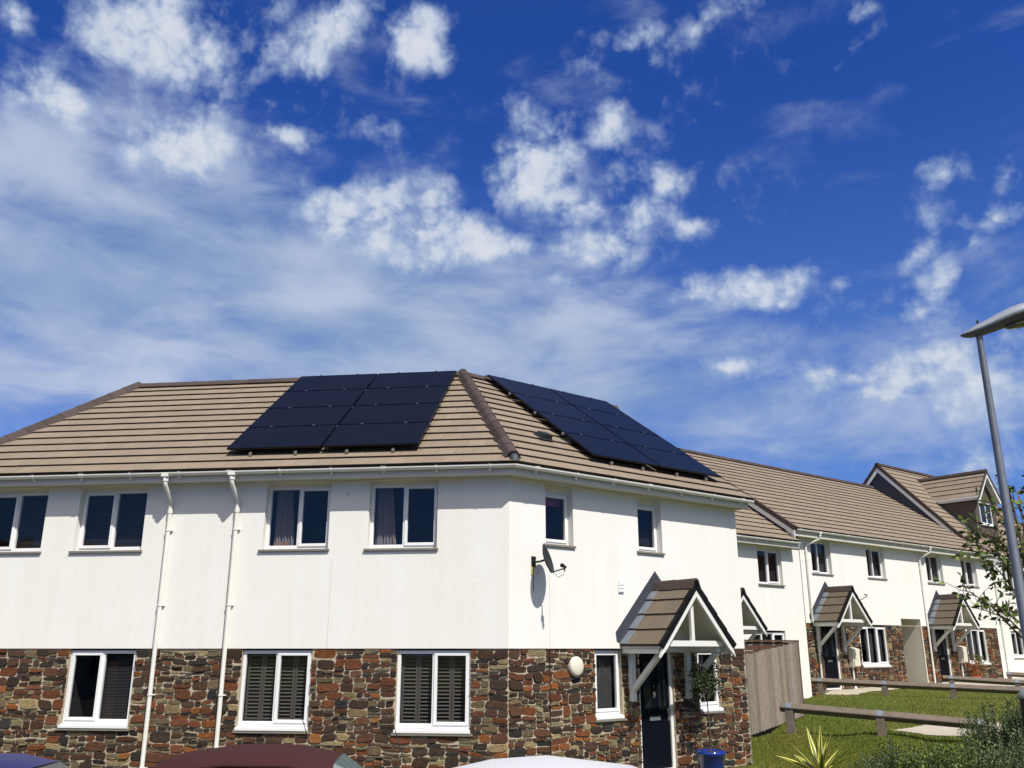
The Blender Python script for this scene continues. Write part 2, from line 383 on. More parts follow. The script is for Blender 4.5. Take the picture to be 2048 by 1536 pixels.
def tiles(mb, F, s0, s1, z0, deave, L, pitch, seed, gauge=.35, tw=.33, th=.038, clips=(), tone=1.0, edge=1, m=(0, 1)):
    """courses of flat interlocking tiles on a slope that starts at depth deave (negative = overhang), height z0"""
    rnd = random.Random(seed)
    up = Vector((0, cos(pitch), sin(pitch))); nn = Vector((0, -sin(pitch), cos(pitch))); base = Vector((0, deave, z0))
    sub = MB(F)
    k = 0; q = 0
    while q < L-.02:
        q1 = min(q+gauge, L); off = (k % 2)*tw/2; x = s0-off
        while x < s1:
            xa, xb = max(x, s0)+.0026, min(x+tw, s1)-.0026
            if xb-xa > .02:
                t = th + rnd.uniform(0, .0022); dq = rnd.uniform(-.002, .002)
                P = lambda s, qq, n_: base + up*qq + nn*n_ + Vector((s, 0, 0))
                qa = q-.01+dq
                vs = [P(xa, qa, -.002), P(xb, qa, -.002), P(xb, qa, t), P(xa, qa, t), P(xb, q1+.02, .002), P(xa, q1+.02, .002), P(xb, q1+.02, -.014), P(xa, q1+.02, -.012)]
                c = tone*rnd.uniform(.94, 1.055); h = rnd.uniform(-.015, .015)
                sub.col = (c*(1+h), c, c*(1-h))
                sub.mi = m[0]; sub.add(vs, [(3, 2, 4, 5), (0, 3, 5, 7), (2, 1, 6, 4)])
                sub.mi = m[1]; sub.add(vs[:4], [(0, 1, 2, 3)])
            x += tw
        k += 1; q = q1
    for co, no in clips: sub.clip(co, no)
    b = len(mb.v); mb.v += sub.v; mb.f += [[i+b for i in f] for f in sub.f]; mb.m += sub.m; mb.c += sub.c
def caps(mb, p0, p1, w=.24, seg=.42, h=.085, seed=1, side=None, drop=.07):
    """angular ridge / hip cappings laid in overlapping lengths"""
    rnd = random.Random(seed); p0 = Vector(p0); p1 = Vector(p1); t = (p1-p0); Ln = t.length; t.normalize()
    a = t.cross(Vector((0, 0, 1))).normalized(); b = a.cross(t).normalized()
    n = max(1, round(Ln/seg)); sg = Ln/n; F0 = mb.F; mb.F = Matrix.Identity(4)
    for i in range(n):
        c = rnd.uniform(.85, 1.15); mb.col = (c, c, c)
        q0 = p0 + t*(sg*i) ; q1 = p0 + t*(sg*(i+1)+.03)
        vs = []
        for q, k in ((q0, 1.09), (q1, .98)):
            for x, y in ((-w/2, -drop), (-w*.26, h*.62), (-w*.1, h), (w*.1, h), (w*.26, h*.62), (w/2, -drop)): vs.append(q+a*(x*k)+b*(y*k))
            for x, y in ((w/2-.02, -drop), (w*.2, h*.4), (0, h*.7), (-w*.2, h*.4), (-w/2+.02, -drop)): vs.append(q+a*(x*k)+b*(y*k-.012))
        m_ = 11
        mb.add(vs, [(j, (j+1) % m_, m_+(j+1) % m_, m_+j) for j in range(m_)] + [tuple(range(m_-1, -1, -1)), tuple(range(m_, 2*m_))])
    mb.col = (1, 1, 1); mb.F = F0

def window(parent, F, a, b, c, e, d, split=(.5,), sash=(0,), sill='pvc', dress=None, room=True, label=None, sash_open=0, ts=.055, head=None):
    """white upvc casement window in opening a..b, c..e at setback d; split = mullion positions, sash = opening lights"""
    fb = c + (.05 if sill == 'pvc' else .025)
    f = MB(F); y0, y1 = d, d+.07
    f.box(a, b, y0, y1, e-ts, e); f.box(a, b, y0, y1, fb-.02, fb+ts)
    f.box(a, a+ts, y0+.001, y1, fb+ts, e-ts); f.box(b-ts, b, y0+.001, y1, fb+ts, e-ts)
    xs = [a+ts*.5] + [a+(b-a)*k for k in split] + [b-ts*.5]
    for x in xs[1:-1]: f.box(x-ts/2, x+ts/2, y0+.001, y1, fb+ts, e-ts)
    wn = f.build('window', M['pvc'], parent, bevel=.006, label=label)
    if head: g = MB(F); g.box(a, b, d-.012, d+.06, e, head); g.build('lintel', M['reveal'], wn)
    if sill == 'pvc':
        g = MB(F); g.prism([(a-.0, c-.03), (b+.0, c-.03), (b+.0, c+.026), (a-.0, c+.026)], d-.055, d+.02); g.box(a-.012, b+.012, d-.10, d-.055, c-.035, c+.012)
        g.build('sill', M['pvc'], wn, bevel=.004)
        g = MB(F); g.box(a-.05, b+.05, -.045, d+.03, c-.075, c-.036); g.build('stone_sill', M['sill'], wn, bevel=.004)
    elif sill == 'tile':
        g = MB(F); g.box(a-.06, b+.03, -.062, d+.02, c-.035, c+.003); g.build('sill', M['sill'], wn, bevel=.004)
    for i in range(len(xs)-1):
        xa, xb = xs[i]+ts/2, xs[i+1]-ts/2; za, zb = fb+ts, e-ts
        if i in sash:
            s_ = MB(F); sw = .052; oy = y0-.018
            R = Matrix.Identity(4)
            if sash_open: R = Matrix.Translation((xb+.02, y0, 0)) @ Matrix.Rotation(sash_open, 4, 'Z') @ Matrix.Translation((-xb-.02, -y0, 0))
            X0, X1, Z0, Z1 = xa-.022, xb+.022, za-.022, zb+.022
            s_.box(X0, X1, oy, y0+.04, Z1-sw, Z1, R); s_.box(X0, X1, oy, y0+.04, Z0, Z0+sw, R)
            s_.box(X0, X0+sw, oy+.001, y0+.04, Z0+sw, Z1-sw, R); s_.box(X1-sw, X1, oy+.001, y0+.04, Z0+sw, Z1-sw, R)
            so = s_.build('sash', M['pvc'], wn, bevel=.005)
            p = MB(F @ R); p.poly([(X0+sw, y0+.01, Z0+sw), (X1-sw, y0+.01, Z0+sw), (X1-sw, y0+.01, Z1-sw), (X0+sw, y0+.01, Z1-sw)]); p.build('pane', M['glass'], wn)
            g = MB(F); g.box(X0, X0+sw, y0-.0, y0+.0305, Z0+.0, Z0+.001)
        else:
            p = MB(F); p.poly([(xa, y0+.03, za), (xb, y0+.03, za), (xb, y0+.03, zb), (xa, y0+.03, zb)]); p.build('pane', M['glass'], wn)
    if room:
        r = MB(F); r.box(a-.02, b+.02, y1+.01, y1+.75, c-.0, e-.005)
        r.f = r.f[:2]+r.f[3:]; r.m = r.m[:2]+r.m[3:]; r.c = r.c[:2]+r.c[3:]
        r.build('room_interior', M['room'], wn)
    for kind, xa, xb, za, zb in (dress or []):
        xa, xb, za, zb = a+(b-a)*xa, a+(b-a)*xb, c+(e-c)*za, c+(e-c)*zb; yy = y1+.05; g = MB(F)
        if kind == 'shutter':
            npan = max(1, round((xb-xa)/.32)); pw = (xb-xa)/npan
            for k in range(npan):
                x0 = xa+k*pw+.004; x1 = xa+(k+1)*pw-.004
                g.box(x0, x0+.04, yy, yy+.03, za, zb); g.box(x1-.04, x1, yy, yy+.03, za, zb); g.box(x0+.04, x1-.04, yy, yy+.03, za, za+.06); g.box(x0+.04, x1-.04, yy, yy+.03, zb-.06, zb)
                z = za+.09
                while z < zb-.07:
                    R = Matrix.Translation((0, yy+.015, z)) @ Matrix.Rotation(radians(38), 4, 'X')
                    g.box(x0+.04, x1-.04, -.030, .030, -.004, .004, R); z += .058
            g.build('plantation_shutter', M['shutter'], wn)
        elif kind in ('blind', 'paleblind'):
            z = za
            while z < zb: 
                R = Matrix.Translation((0, yy+.015, z)) @ Matrix.Rotation(radians(30), 4, 'X'); g.box(xa, xb, -.012, .012, -.001, .001, R); z += .024
            g.build('blind', M['blind' if kind == 'blind' else 'blindlight'], wn)
        elif kind in ('curtain', 'net', 'pink', 'cloth'):
            n = 26; vs = []
            for k in range(n+1):
                x = xa+(xb-xa)*k/n; w_ = .022*sin(k*1.55)+.012*sin(k*.7+1)
                if kind == 'pink' or kind == 'cloth': w_ = 0
                tp = (1-.25*(k/n)) if kind == 'curtain' else 1
                vs += [(xa+(x-xa)*1, yy+.03+w_, za), (xa+(x-xa)*tp, yy+.03+w_*.8, zb)]
            g.add(vs, [(2*k, 2*k+2, 2*k+3, 2*k+1) for k in range(n)])
            g.build('curtain' if kind in ('curtain', 'net') else 'roller_blind' if kind == 'pink' else 'cloth', M[{'curtain': 'curtain', 'net': 'curtaindark', 'pink': 'pinkblind', 'cloth': 'orange'}[kind]], wn, smooth=True)
    return wn

def door(parent, F, a, b, z0, z1, d, number=None):
    f = MB(F); f.box(a, a+.07, d, d+.09, z0, z1); f.box(b-.07, b, d, d+.09, z0, z1); f.box(a+.07, b-.07, d+.001, d+.09, z1-.07, z1); f.box(a+.07, b-.07, d-.03, d+.09, z0-.03, z0+.03)
    fr = f.build('door', M['timber_white'], parent, bevel=.005)
    a += .072; b -= .072; z0 += .035; z1 -= .072
    l = MB(F); l.box(a, b, d+.03, d+.075, z0, z1)
    w = b-a
    for x0, x1 in ((.16, .40), (.60, .84)):
        for za, zb in ((.12, .40),):
            l.box(a+w*x0-.012, a+w*x1+.012, d+.022, d+.034, z0+(z1-z0)*za-.012, z0+(z1-z0)*za+.006); l.box(a+w*x0-.012, a+w*x1+.012, d+.022, d+.034, z0+(z1-z0)*zb-.006, z0+(z1-z0)*zb+.012)
    for x0, x1 in ((.14, .37), (.63, .86)):
        za, zb = z0+(z1-z0)*.50, z0+(z1-z0)*.92
        l.box(a+w*x0-.015, a+w*x0, d+.020, d+.034, za-.015, zb+.015); l.box(a+w*x1, a+w*x1+.015, d+.020, d+.034, za-.015, zb+.015)
    l.build('door_leaf', M['navy'], fr, bevel=.003)
    for x0, x1 in ((.14, .37), (.63, .86)):
        g = MB(F); g.box(a+w*x0, a+w*x1, d+.022, d+.036, z0+(z1-z0)*.50, z0+(z1-z0)*.92); g.build('glazed_strip', M['doorglass'], fr)
    h = MB(F); zc = z0+1.0-.02; h.box(b-.055, b-.025, d+.010, d+.031, zc-.17, zc+.06); h.tube([(b-.04, d+.012, zc+.02), (b-.04, d-.03, zc+.02), (b-.15, d-.035, zc+.02)], .011, 8)
    h.build('handle', M['chrome'], fr)
    q = MB(F); zc = z0+.86; q.box((a+b)/2-.15, (a+b)/2+.13, d+.017, d+.0305, zc-.035, zc+.035); q.box((a+b)/2-.11, (a+b)/2+.09, d+.012, d+.0175, zc-.012, zc+.012); q.build('letter_plate', M['chrome'], fr, bevel=.003)
    if number:
        cu = bpy.data.curves.new('n', 'FONT'); cu.body = number; cu.size = .15; cu.extrude = .004; cu.align_x = 'CENTER'
        t = bpy.data.objects.new('n', cu); COL.objects.link(t); bpy.context.view_layer.update()
        me = bpy.data.meshes.new_from_object(t.evaluated_get(bpy.context.evaluated_depsgraph_get())); 
        g = MB(F); R = Matrix.Translation(((a+b)/2-.01, d+.024, z0+1.22)) @ Matrix.Rotation(radians(90), 4, 'X')
        g.add([R @ v.co for v in me.vertices], [tuple(p.vertices) for p in me.polygons]); g.build('door_number', M['chrome'], fr)
        bpy.data.objects.remove(t); bpy.data.curves.remove(cu)
        g = MB(F); g.lathe([(0, -.006), (.012, -.006), (.012, .004), (0, .006)], 10, Matrix.Translation(((a+b)/2-.01, d+.026, z0+1.42)) @ Matrix.Rotation(radians(90), 4, 'X')); g.build('spyhole', M['chrome'], fr)
    return fr

def porch(parent, F, sc, zs, far=False):
    """open gabled canopy on timber gallows brackets; zs = height of the stone string course"""
    hw = .98; out = 1.0; zr = zs+1.13; pit = atan((zr-(zs+.06))/hw); L = hw/cos(pit)
    F2 = F @ Matrix.Translation((sc, 0, 0))
    # slopes: local frames whose x runs out from the wall
    def sf(sg):
        m = Matrix.Identity(4); x = Vector((0, -1, 0)) if sg < 0 else Vector((0, 1, 0)); y = Vector((-sg, 0, 0)); z = Vector((0, 0, 1))
        for i in range(3): m[i][0] = x[i]; m[i][1] = y[i]; m[i][2] = z[i]
        m.translation = Vector((0, 0, 0)); return F2 @ m
    t = MB()
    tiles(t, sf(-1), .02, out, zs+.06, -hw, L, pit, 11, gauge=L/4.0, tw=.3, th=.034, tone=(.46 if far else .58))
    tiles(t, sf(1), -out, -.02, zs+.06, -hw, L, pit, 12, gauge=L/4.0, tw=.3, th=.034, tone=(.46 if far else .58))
    po = t.build('porch_canopy', [M['tile'], M['tile_edge']], parent)
    v = MB(F2)   # dark cloaked verges, one stepped piece per course
    for sg in (-1, 1):
        for k in range(4):
            q0, q1 = k*L/4-.02, (k+1)*L/4+.02
            x0, z0_ = sg*(hw-q0*cos(pit)), zs+.06+q0*sin(pit); x1, z1_ = sg*(hw-q1*cos(pit)), zs+.06+q1*sin(pit)
            nx, nz = sg*sin(pit), cos(pit)
            P = [(x0+nx*.045, z0_+nz*.045), (x1+nx*.028, z1_+nz*.028), (x1-nx*.06, z1_-nz*.06), (x0-nx*.06, z0_-nz*.06)]
            if sg > 0: P = P[::-1]
            v.prism(P, -out-.045, -out+.02)
    v.build('verge', M['ridge'], po)
    r = MB(F2); caps(r, F2 @ Vector((0, -out-.04, zr+.03)), F2 @ Vector((0, -.02, zr+.03)), w=.23, seg=.5, h=.07, seed=4, drop=.10); r.F = Matrix.Identity(4); r.build('ridge_tile', M['ridge'], po)
    fl = MB(F2)  # lead upstand on the wall
    o_ = .25
    for sg in (-1, 1):
        P = [(0, zr+.02), (0, zr+.30), (sg*(hw+.12), zs+.30-.02), (sg*(hw+.10), zs+.12), (sg*(hw-.02), zs+.06)]
        if sg > 0: P = P[::-1]
        fl.prism(P, -.022, -.004)
    fl.build('lead_flashing', M['lead'], po)
    so = MB(F2)
    for sg in (-1, 1):
        nx, nz = sg*sin(pit), cos(pit)
        for k in range(4):
            q0, q1 = k*L/4+.005, (k+1)*L/4-.02
            A_ = lambda q, y, n_: (sg*(hw-q*cos(pit))+nx*n_, y, zs+.06+q*sin(pit)+nz*n_)
            so.add([A_(q0, -.02, .042), A_(q0, -.20, .042), A_(q1, -.20, .016), A_(q1, -.02, .016), A_(q0, -.02, .034), A_(q0, -.20, .034), A_(q1, -.20, .008), A_(q1, -.02, .008)], [(0, 1, 2, 3), (4, 5, 1, 0), (1, 5, 6, 2)])
    so.build('lead_soaker', M['leadlight'], po)
    u = MB(F2)   # pale boarded soffit below the tiles
    for sg in (-1, 1):
        nx, nz = sg*sin(pit), cos(pit)
        u.add([(sg*hw, -.02, zs+.01), (sg*hw, -out+.0, zs+.01), (0, -out+.0, zr-.06), (0, -.02, zr-.06)], [(0, 1, 2, 3)])
    u.build('soffit', M['fascia'], po)
    b = MB(F2)   # barge boards + tie + king post
    for sg in (-1, 1):
        P = [(0, zr-.08), (sg*(hw-.03), zs-.01), (sg*(hw+.03), zs-.15), (sg*(hw-.15), zs+.005), (0, zr-.225)]
        if sg > 0: P = P[::-1]
        b.prism(P, -out-.022, -out+.03)
    b.build('bargeboard', M['timber_white'], po)
    k = MB(F2); k.box(-hw+.16, hw-.16, -out+.09, -out+.17, zs+.035, zs+.135); k.box(-.04, .04, -out+.10, -out+.16, zs+.135, zr-.12); k.build('gable_frame', M['timber_white'], po, bevel=.004)
    for sg in (-1, 1):
        g = MB(F2); x = sg*.75
        g.box(x-.055, x+.055, -.10, -.005, zs-.91, zs-.06); g.box(x-.055, x+.055, -out+.17, -.005, zs-.06, zs+.045)
        g.build('wall_post', M['timber_white'], po, bevel=.004)
        g = MB(F2); p0 = Vector((x, -.07, zs-.72)); p1 = Vector((x, -out+.24, zs-.09)); t_ = (p1-p0).normalized(); n_ = Vector((0, t_.z, -t_.y)); w_ = .045
        vs = [p+n_*a_*w_+Vector((c_*.042, 0, 0)) for p in (p0, p1) for a_, c_ in ((-1, -1), (1, -1), (1, 1), (-1, 1))]
        g.add(vs, [(0, 1, 2, 3), (7, 6, 5, 4), (0, 4, 5, 1), (1, 5, 6, 2), (2, 6, 7, 3), (3, 7, 4, 0)]); g.build('brace', M['timber_white'], po, bevel=.004)
        g = MB(F2); g.box(sg*(hw-.045)-.012, sg*(hw-.045)+.012, -out+.086, -.025, zs-.085, zs+.045); g.build('eaves_board', M['timber_white'], po)
    if not far:
        pass
    g = MB(F2); g.box(-.74, .74, -.035, -.004, zs-.07, zs+.02); g.build('wall_plate', M['timber_white'], po)
    return po

def gutter_prof(d, z, r=.056):
    pr = [(d+r*cos(a), z+r*sin(a)) for a in [pi+pi*i/8 for i in range(9)]]      # outer half round, open upwards
    pi_ = [(d+(r-.006)*cos(a), z+(r-.006)*sin(a)) for a in [2*pi-pi*i/8 for i in range(9)]]
    return pr + pi_
def downpipe(parent, F, s, ztop, zbot, dg=-.42, kink=0, r=.038, clips=(), foot=None, name='downpipe'):
    g = MB(F); pts = [(s+kink, dg, ztop), (s+kink, dg, ztop-.16), (s+kink, dg+.02, ztop-.21), (s+kink*.1, -.10, ztop-.42), (s, -.075, ztop-.48), (s, -.07, ztop-.56), (s, -.07, zbot)]
    if foot: pts = pts[:-1] + [(s, -.07, foot[0]), (s+foot[1]*.8, -.075, foot[0]-.10), (s+foot[1], -.075, foot[0]-.18), (s+foot[1], -.075, zbot)]
    g.tube(pts, r, 12)
    g.lathe([(r+.012, 0), (r+.012, .06)], 12, Matrix.Translation((s+kink, dg, ztop-.13))); g.lathe([(r+.008, 0), (r+.008, .07)], 12, Matrix.Translation((s, -.07, ztop-.66)))
    g.box(s+kink-.06, s+kink+.06, dg-.062, dg+.062, ztop-.055, ztop+.005)
    o = g.build(name, M['gutter'], parent, smooth=False)
    for p in o.data.polygons: p.use_smooth = len(p.vertices) == 4 and p.area < 1e9 and p.index < 12*(len(pts)-1)
    for z in clips:
        x = s+(foot[1] if foot and z < foot[0]-.1 else 0)
        c = MB(F); c.lathe([(r+.001, -.012), (r+.010, -.012), (r+.010, .012), (r+.001, .012)], 12, Matrix.Translation((x, -.07, z))); c.box(x+.03, x+.075, -.06, -.003, z-.010, z+.010); c.build('pipe_bracket', M['gutter'], o)
    return o
def gutter_clips(mb, F, s0, s1, d, z, step=.93, r=.062):
    mb.F = F; n = int((s1-s0)/step)
    for i in range(n+1):
        s = s0+.2+i*step
        if s > s1-.05: break
        w = .012 if i % 3 else .045
        pr = [(d+r*cos(a), z+r*sin(a)) for a in [pi+pi*k/6 for k in range(7)]] + [(d+r, z+.008), (d-r, z+.008)]
        mb.sweep(pr, s-w, s+w)
        mb.box(s-.012, s+.012, d, d+.09, z-r-.04, z-r+.01)
# ================================================================== SETTING
def sheet(name, poly_or_none, xr, yr, step, dz, m, kind='structure', mask=None):
    nx = int((xr[1]-xr[0])/step); ny = int((yr[1]-yr[0])/step); idx = {}; g = MB(); vs = []; fs = []
    for i in range(nx+1):
        for j in range(ny+1):
            x = xr[0]+i*step; y = yr[0]+j*step; idx[i, j] = len(vs); vs.append((x, y, ground(x, y)+dz))
    for i in range(nx):
        for j in range(ny):
            if mask is None or mask(xr[0]+(i+.5)*step, yr[0]+(j+.5)*step): fs.append((idx[i, j], idx[i+1, j], idx[i+1, j+1], idx[i, j+1]))
    g.add(vs, fs); o = g.build(name, m, smooth=True); tag(o, kind=kind); return o
def inpoly(P):
    def f(x, y):
        c = False
        for i in range(len(P)):
            (x1, y1), (x2, y2) = P[i], P[i-1]
            if (y1 > y) != (y2 > y) and x < (x2-x1)*(y-y1)/(y2-y1)+x1: c = not c
        return c
    return f
# one big ground sheet (lawn), finer near the view
xs = sorted(set([-400, -200, -100, -60, -40] + [-30+i*2 for i in range(15)] + [i*.5 for i in range(0, 91)] + [4.25+i*.5 for i in range(36)] + [48, 52, 60, 70, 85, 100, 150, 250, 400]))
ys = sorted(set([-400, -200, -100, -60, -40] + [-30+i*3 for i in range(14)] + [10+i*.5 for i in range(0, 81)] + [14.25+i*.5 for i in range(46)] + [52, 56, 62, 70, 85, 110, 160, 260, 400, 700]))
g = MB(); g.add([(x, y, ground(x, y)) for x in xs for y in ys], [(i*len(ys)+j, (i+1)*len(ys)+j, (i+1)*len(ys)+j+1, i*len(ys)+j+1) for i in range(len(xs)-1) for j in range(len(ys)-1)])
lawn_m = mat('lawn', (.10, .13, .020), .95, spec=.15, noise=[(.45, .55, (1.0, .78, .75)), (1.6, .35, (1.6, 1.15, 1.1)), (9, .4, (.6, .62, .6)), (60, .5, (.45, .5, .4))], bump=(60, .02))
tag(g.build('ground', lawn_m, smooth=True), kind='structure')
sheet('parking_area', None, (-34, 5.6), (-22, 13.6), 1.4, .006, M['tarmac'])
sheet('pavement', None, (-30, 5.6), (13.0, 14.6), .8, .012, M['paving'], mask=lambda x, y: y > 13)
def path(name, uvs):
    P = [(p.x, p.y) for p in (gpt(*q) for q in uvs)]
    f = inpoly(P); X = [p[0] for p in P]; Y = [p[1] for p in P]
    return sheet(name, None, (min(X)-.2, max(X)+.2), (min(Y)-.2, max(Y)+.2), .06, .014, M['concrete'], mask=f)
path('path', [(1782, 1461), (1868, 1446), (1990, 1446), (2080, 1452), (2080, 1480), (1960, 1475), (1850, 1471)])
# pale path along the terrace fronts
sheet('path', None, (W2(FT, 17.8, 0)[0]-1, 45), (25, 54), .14, .016, M['concrete'],
      mask=lambda x, y: (lambda q: 17.7 < q.x < 42 and -1.25 < q.y < -.02)(FT.inverted() @ Vector((x, y, 0))) or (lambda q: 24.6 < q.x < 26.2 and -7 < q.y < -1)(FT.inverted() @ Vector((x, y, 0))))

# ================================================================== CORNER HOUSE
PIT = radians(35.2); HD = 3.58; OV = .42; ZE = 3.03; LS = (HD+OV)/cos(PIT)
ZR = ZE + LS*sin(PIT)
SB = 6.1                                   # length of the right wing
house = empty('corner_house', (Cp.x, Cp.y, -2.35), 0, 'white rendered corner house with stone ground floor and solar panels on its tiled roof', 'house')
WT = 2.86
opsA = [(-9.56, -8.55, 1.68, 2.855), (-7.92, -6.62, 1.68, 2.855), (-4.36, -3.17, 1.66, 2.855), (-2.46, -1.24, 1.65, 2.855)]
opsA[0] = (-9.85, -8.56, 1.68, 2.855)
lowA = [(-7.72, -6.50, -1.29, -.0), (-4.57, -3.34, -1.30, -.0), (-1.87, -.63, -1.31, -.0)]
opsB = [(.81, 1.46, 1.76, 2.855), (3.13, 3.79, 1.78, 2.855)]
lowB = [(1.93, 2.58, -1.18, -.0), (3.02, 3.95, -2.3, -.0), (4.66, 5.30, -1.16, -.0)]
w = MB()
wall(w, FA, LA, 0, 0, WT, -.02, opsA, m0=T22, m1=-T22); reveals(w, FA, opsA, -.02, .15, 0, WT)
wall(w, FB, 0, SB, 0, WT, -.02, opsB, m0=T22); reveals(w, FB, opsB, -.02, .15, 0, WT)
wall(w, FC, -7, 0, 0, WT, -.02, [], m1=-T22)
# underside lip of the render, gable end and back walls
w.F = FA; w.sweep([(-.02, 0), (.10, 0)], LA, 0, T22, -T22, closed=False); w.F = FB; w.sweep([(-.02, 0), (.10, 0)], 0, SB, T22, 0, closed=False)
w.F = FB
w.poly([(SB, -.02, 0), (SB, 7.18, 0), (SB, 7.18, WT), (SB, HD, ZR-.12), (SB, -.02, WT)])
w.poly([(SB, -.02, 0), (SB, -.02, -2.6), (SB, 7.18, -2.6), (SB, 7.18, 0)])
w.poly([(T22*7.16, 7.16, -2.6), (SB, 7.16, -2.6), (SB, 7.16, WT), (T22*7.16, 7.16, WT)])
w.F = FA; w.poly([(LA+T22*7.16, 7.16, -2.6), (-T22*7.16, 7.16, -2.6), (-T22*7.16, 7.16, WT), (LA+T22*7.16, 7.16, WT)])
w.F = FC; w.poly([(-7, 7.16, -2.6), (-T22*7.16, 7.16, -2.6), (-T22*7.16, 7.16, WT), (-7, 7.16, WT)]); w.poly([(-7, -.02, -2.6), (-7, 7.16, -2.6), (-7, 7.16, WT), (-7, HD, ZR-.1), (-7, -.02, WT)])
w.build('rendered_wall', M['render'], house)
# expansion joint line scored in the render
s_ = MB(); s_.mi = 0
for F, S, T_, ops, sd in ((FA, LA, 0, lowA, 3), (FB, 0, SB, lowB, 5), (FC, -7, 0, [], 8)):
    s_.mi = 0; wall(s_, F, S, T_, -2.6, 0, .008, ops, m0=(T22 if F is not FC else 0), m1=(-T22 if F is not FB else 0)); reveals(s_, F, ops, .008, .11, -2.6, 0)
    s_.mi = 1; stones(s_, F, S+.003, T_-.003, -2.5, -.004, ops, .008, sd)
s_.build('stone_wall', [M['mortar'], M['stone']], house)
for F_, x_, z0_, z1_, y_ in ((FB, .875, .02, 1.55, -.0235), (FB, .874, -2.35, -.01, -.026), (FA, -3.085, .01, 1.45, -.0235)):
    crack = MB(F_); crack.box(x_, x_+.007, y_, .012, z0_, z1_); crack.build('movement_joint', M['cable' if z0_ < 0 else 'fascia'], house)
# windows
U = dict(sill='tile', head=2.86)
window(house, FA, *opsA[0][:3], 2.79, .10, sash=(0,), dress=[('blind', .5, .95, .1, .9)], **U)
window(house, FA, *opsA[1][:3], 2.79, .10, sash=(0,), dress=[('blind', .02, .98, .02, .93)], **U)
window(house, FA, *opsA[2][:3], 2.79, .10, sash=(1,), dress=[('curtain', .08, .40, .02, .98), ('cloth', .08, .3, .02, .14)], **U)
window(house, FA, *opsA[3][:3], 2.79, .10, sash=(1,), dress=[('curtain', .05, .36, .02, .98)], **U)
window(house, FA, lowA[0][0], lowA[0][1], lowA[0][2]+.03, -.03, .045, sash=(0,), dress=[('blind', .5, .97, .04, .95), ('cloth', .52, .66, .1, .85)])
window(house, FA, lowA[1][0], lowA[1][1], lowA[1][2]+.03, -.03, .045, sash=(1,), dress=[('shutter', .04, .96, .05, .97)])
window(house, FA, lowA[2][0], lowA[2][1], lowA[2][2]+.03, -.03, .045, sash=(1,), dress=[('shutter', .04, .96, .05, .97)])
window(house, FB, *opsB[0][:3], 2.70, .12, split=(), sash=(0,), dress=[('pink', .05, .95, .78, .95)], **U)
window(house, FB, *opsB[1][:3], 2.70, .12, split=(), sash=(0,), dress=[('blind', .1, .95, .05, .5)], **U)
window(house, FB, lowB[0][0], lowB[0][1], lowB[0][2]+.03, -.03, .07, split=(), sash=(0,), dress=[('net', .1, .95, .05, .95)])
window(house, FB, lowB[2][0], lowB[2][1], lowB[2][2]+.03, -.03, .07, split=(), sash=(0,), dress=[('paleblind', .05, .6, .04, .95)])
door(house, FB, 3.02, 3.95, -2.13, -.005, .05, '9')
st = MB(FB); st.box(2.9, 4.1, -.35, .0, -2.45, -2.17); st.build('doorstep', M['concrete'], house, bevel=.01)
porch(house, FB, 3.54, 0)
# roof
roof = MB()
bis = (-(nA+nB)).normalized(); pl = Vector((-bis.y, bis.x, 0));  pl = pl if pl.dot(dA) > 0 else -pl      # points towards the right wing
C2 = Cp + dA*LA; bis2 = (-(nA+nC)).normalized(); pl2 = Vector((-bis2.y, bis2.x, 0)); pl2 = pl2 if pl2.dot(-dA) > 0 else -pl2
tiles(roof, FA, LA-.3, .3, ZE, -OV, LS, PIT, 21, clips=[(Cp, pl), (C2, pl2)])
tiles(roof, FB, -.3, SB+.10, ZE, -OV, LS, PIT, 22, clips=[(Cp, -pl)])
tiles(roof, FC, -7.1, .3, ZE, -OV, LS, PIT, 23, clips=[(C2, -pl2)])
roof.mi = 1
def back(F, s0, s1, m0, m1, D=HD, zr=ZR, pit=PIT, ov=OV):     # plain rear slope
    roof.F = F; roof.col = (1, 1, 1); d2 = 2*D+ov; zb = zr-(d2-D)*tan(pit)
    roof.poly([(s0+m0*D, D, zr-.01), (s1+m1*D, D, zr-.01), (s1+m1*d2, d2, zb), (s0+m0*d2, d2, zb)])
    roof.poly([(s0-m0*ov, -ov, zr-(D+ov)*tan(pit)-.03), (s1-m1*ov, -ov, zr-(D+ov)*tan(pit)-.03), (s1+m1*D, D, zr-.03), (s0+m0*D, D, zr-.03)])
back(FA, LA, 0, T22, -T22); back(FB, 0, SB+.1, T22, 0); back(FC, -7.1, 0, 0, -T22)
roof.F = Matrix.Identity(4)
roofo = roof.build('tiled_roof', [M['tile'], M['felt']], house)
roofo.data.materials[1] = M['tile_edge']
rg = MB(); up_ = Vector((0, 0, 1))
apA = FA @ Vector((-T22*HD, HD, ZR)); apL = FA @ Vector((LA+T22*HD, HD, ZR)); cornerE = FA @ Vector((T22*OV, -OV, ZE)); cornerL = FA @ Vector((LA-T22*OV, -OV, ZE))
hipd = (apA-cornerE).normalized()
caps(rg, cornerE+hipd*.16+up_*.06, apA+up_*.07+hipd*.05, w=.30, seg=.40, h=.075, seed=2); caps(rg, cornerL+up_*.06, apL+up_*.07, w=.28, seg=.42, h=.07, seed=3)
caps(rg, apL+up_*.045, apA+up_*.045, w=.24, seg=.45, h=.05, seed=5, drop=.06)
caps(rg, FB @ Vector((T22*HD+.08, HD, ZR+.045)), FB @ Vector((SB+.1, HD, ZR+.045)), w=.24, seg=.45, h=.05, seed=6, drop=.06)
caps(rg, FC @ Vector((-7.1, HD, ZR+.045)), apL+up_*.045, w=.24, seg=.45, h=.05, seed=7, drop=.06)
rg.F = Matrix.Identity(4)
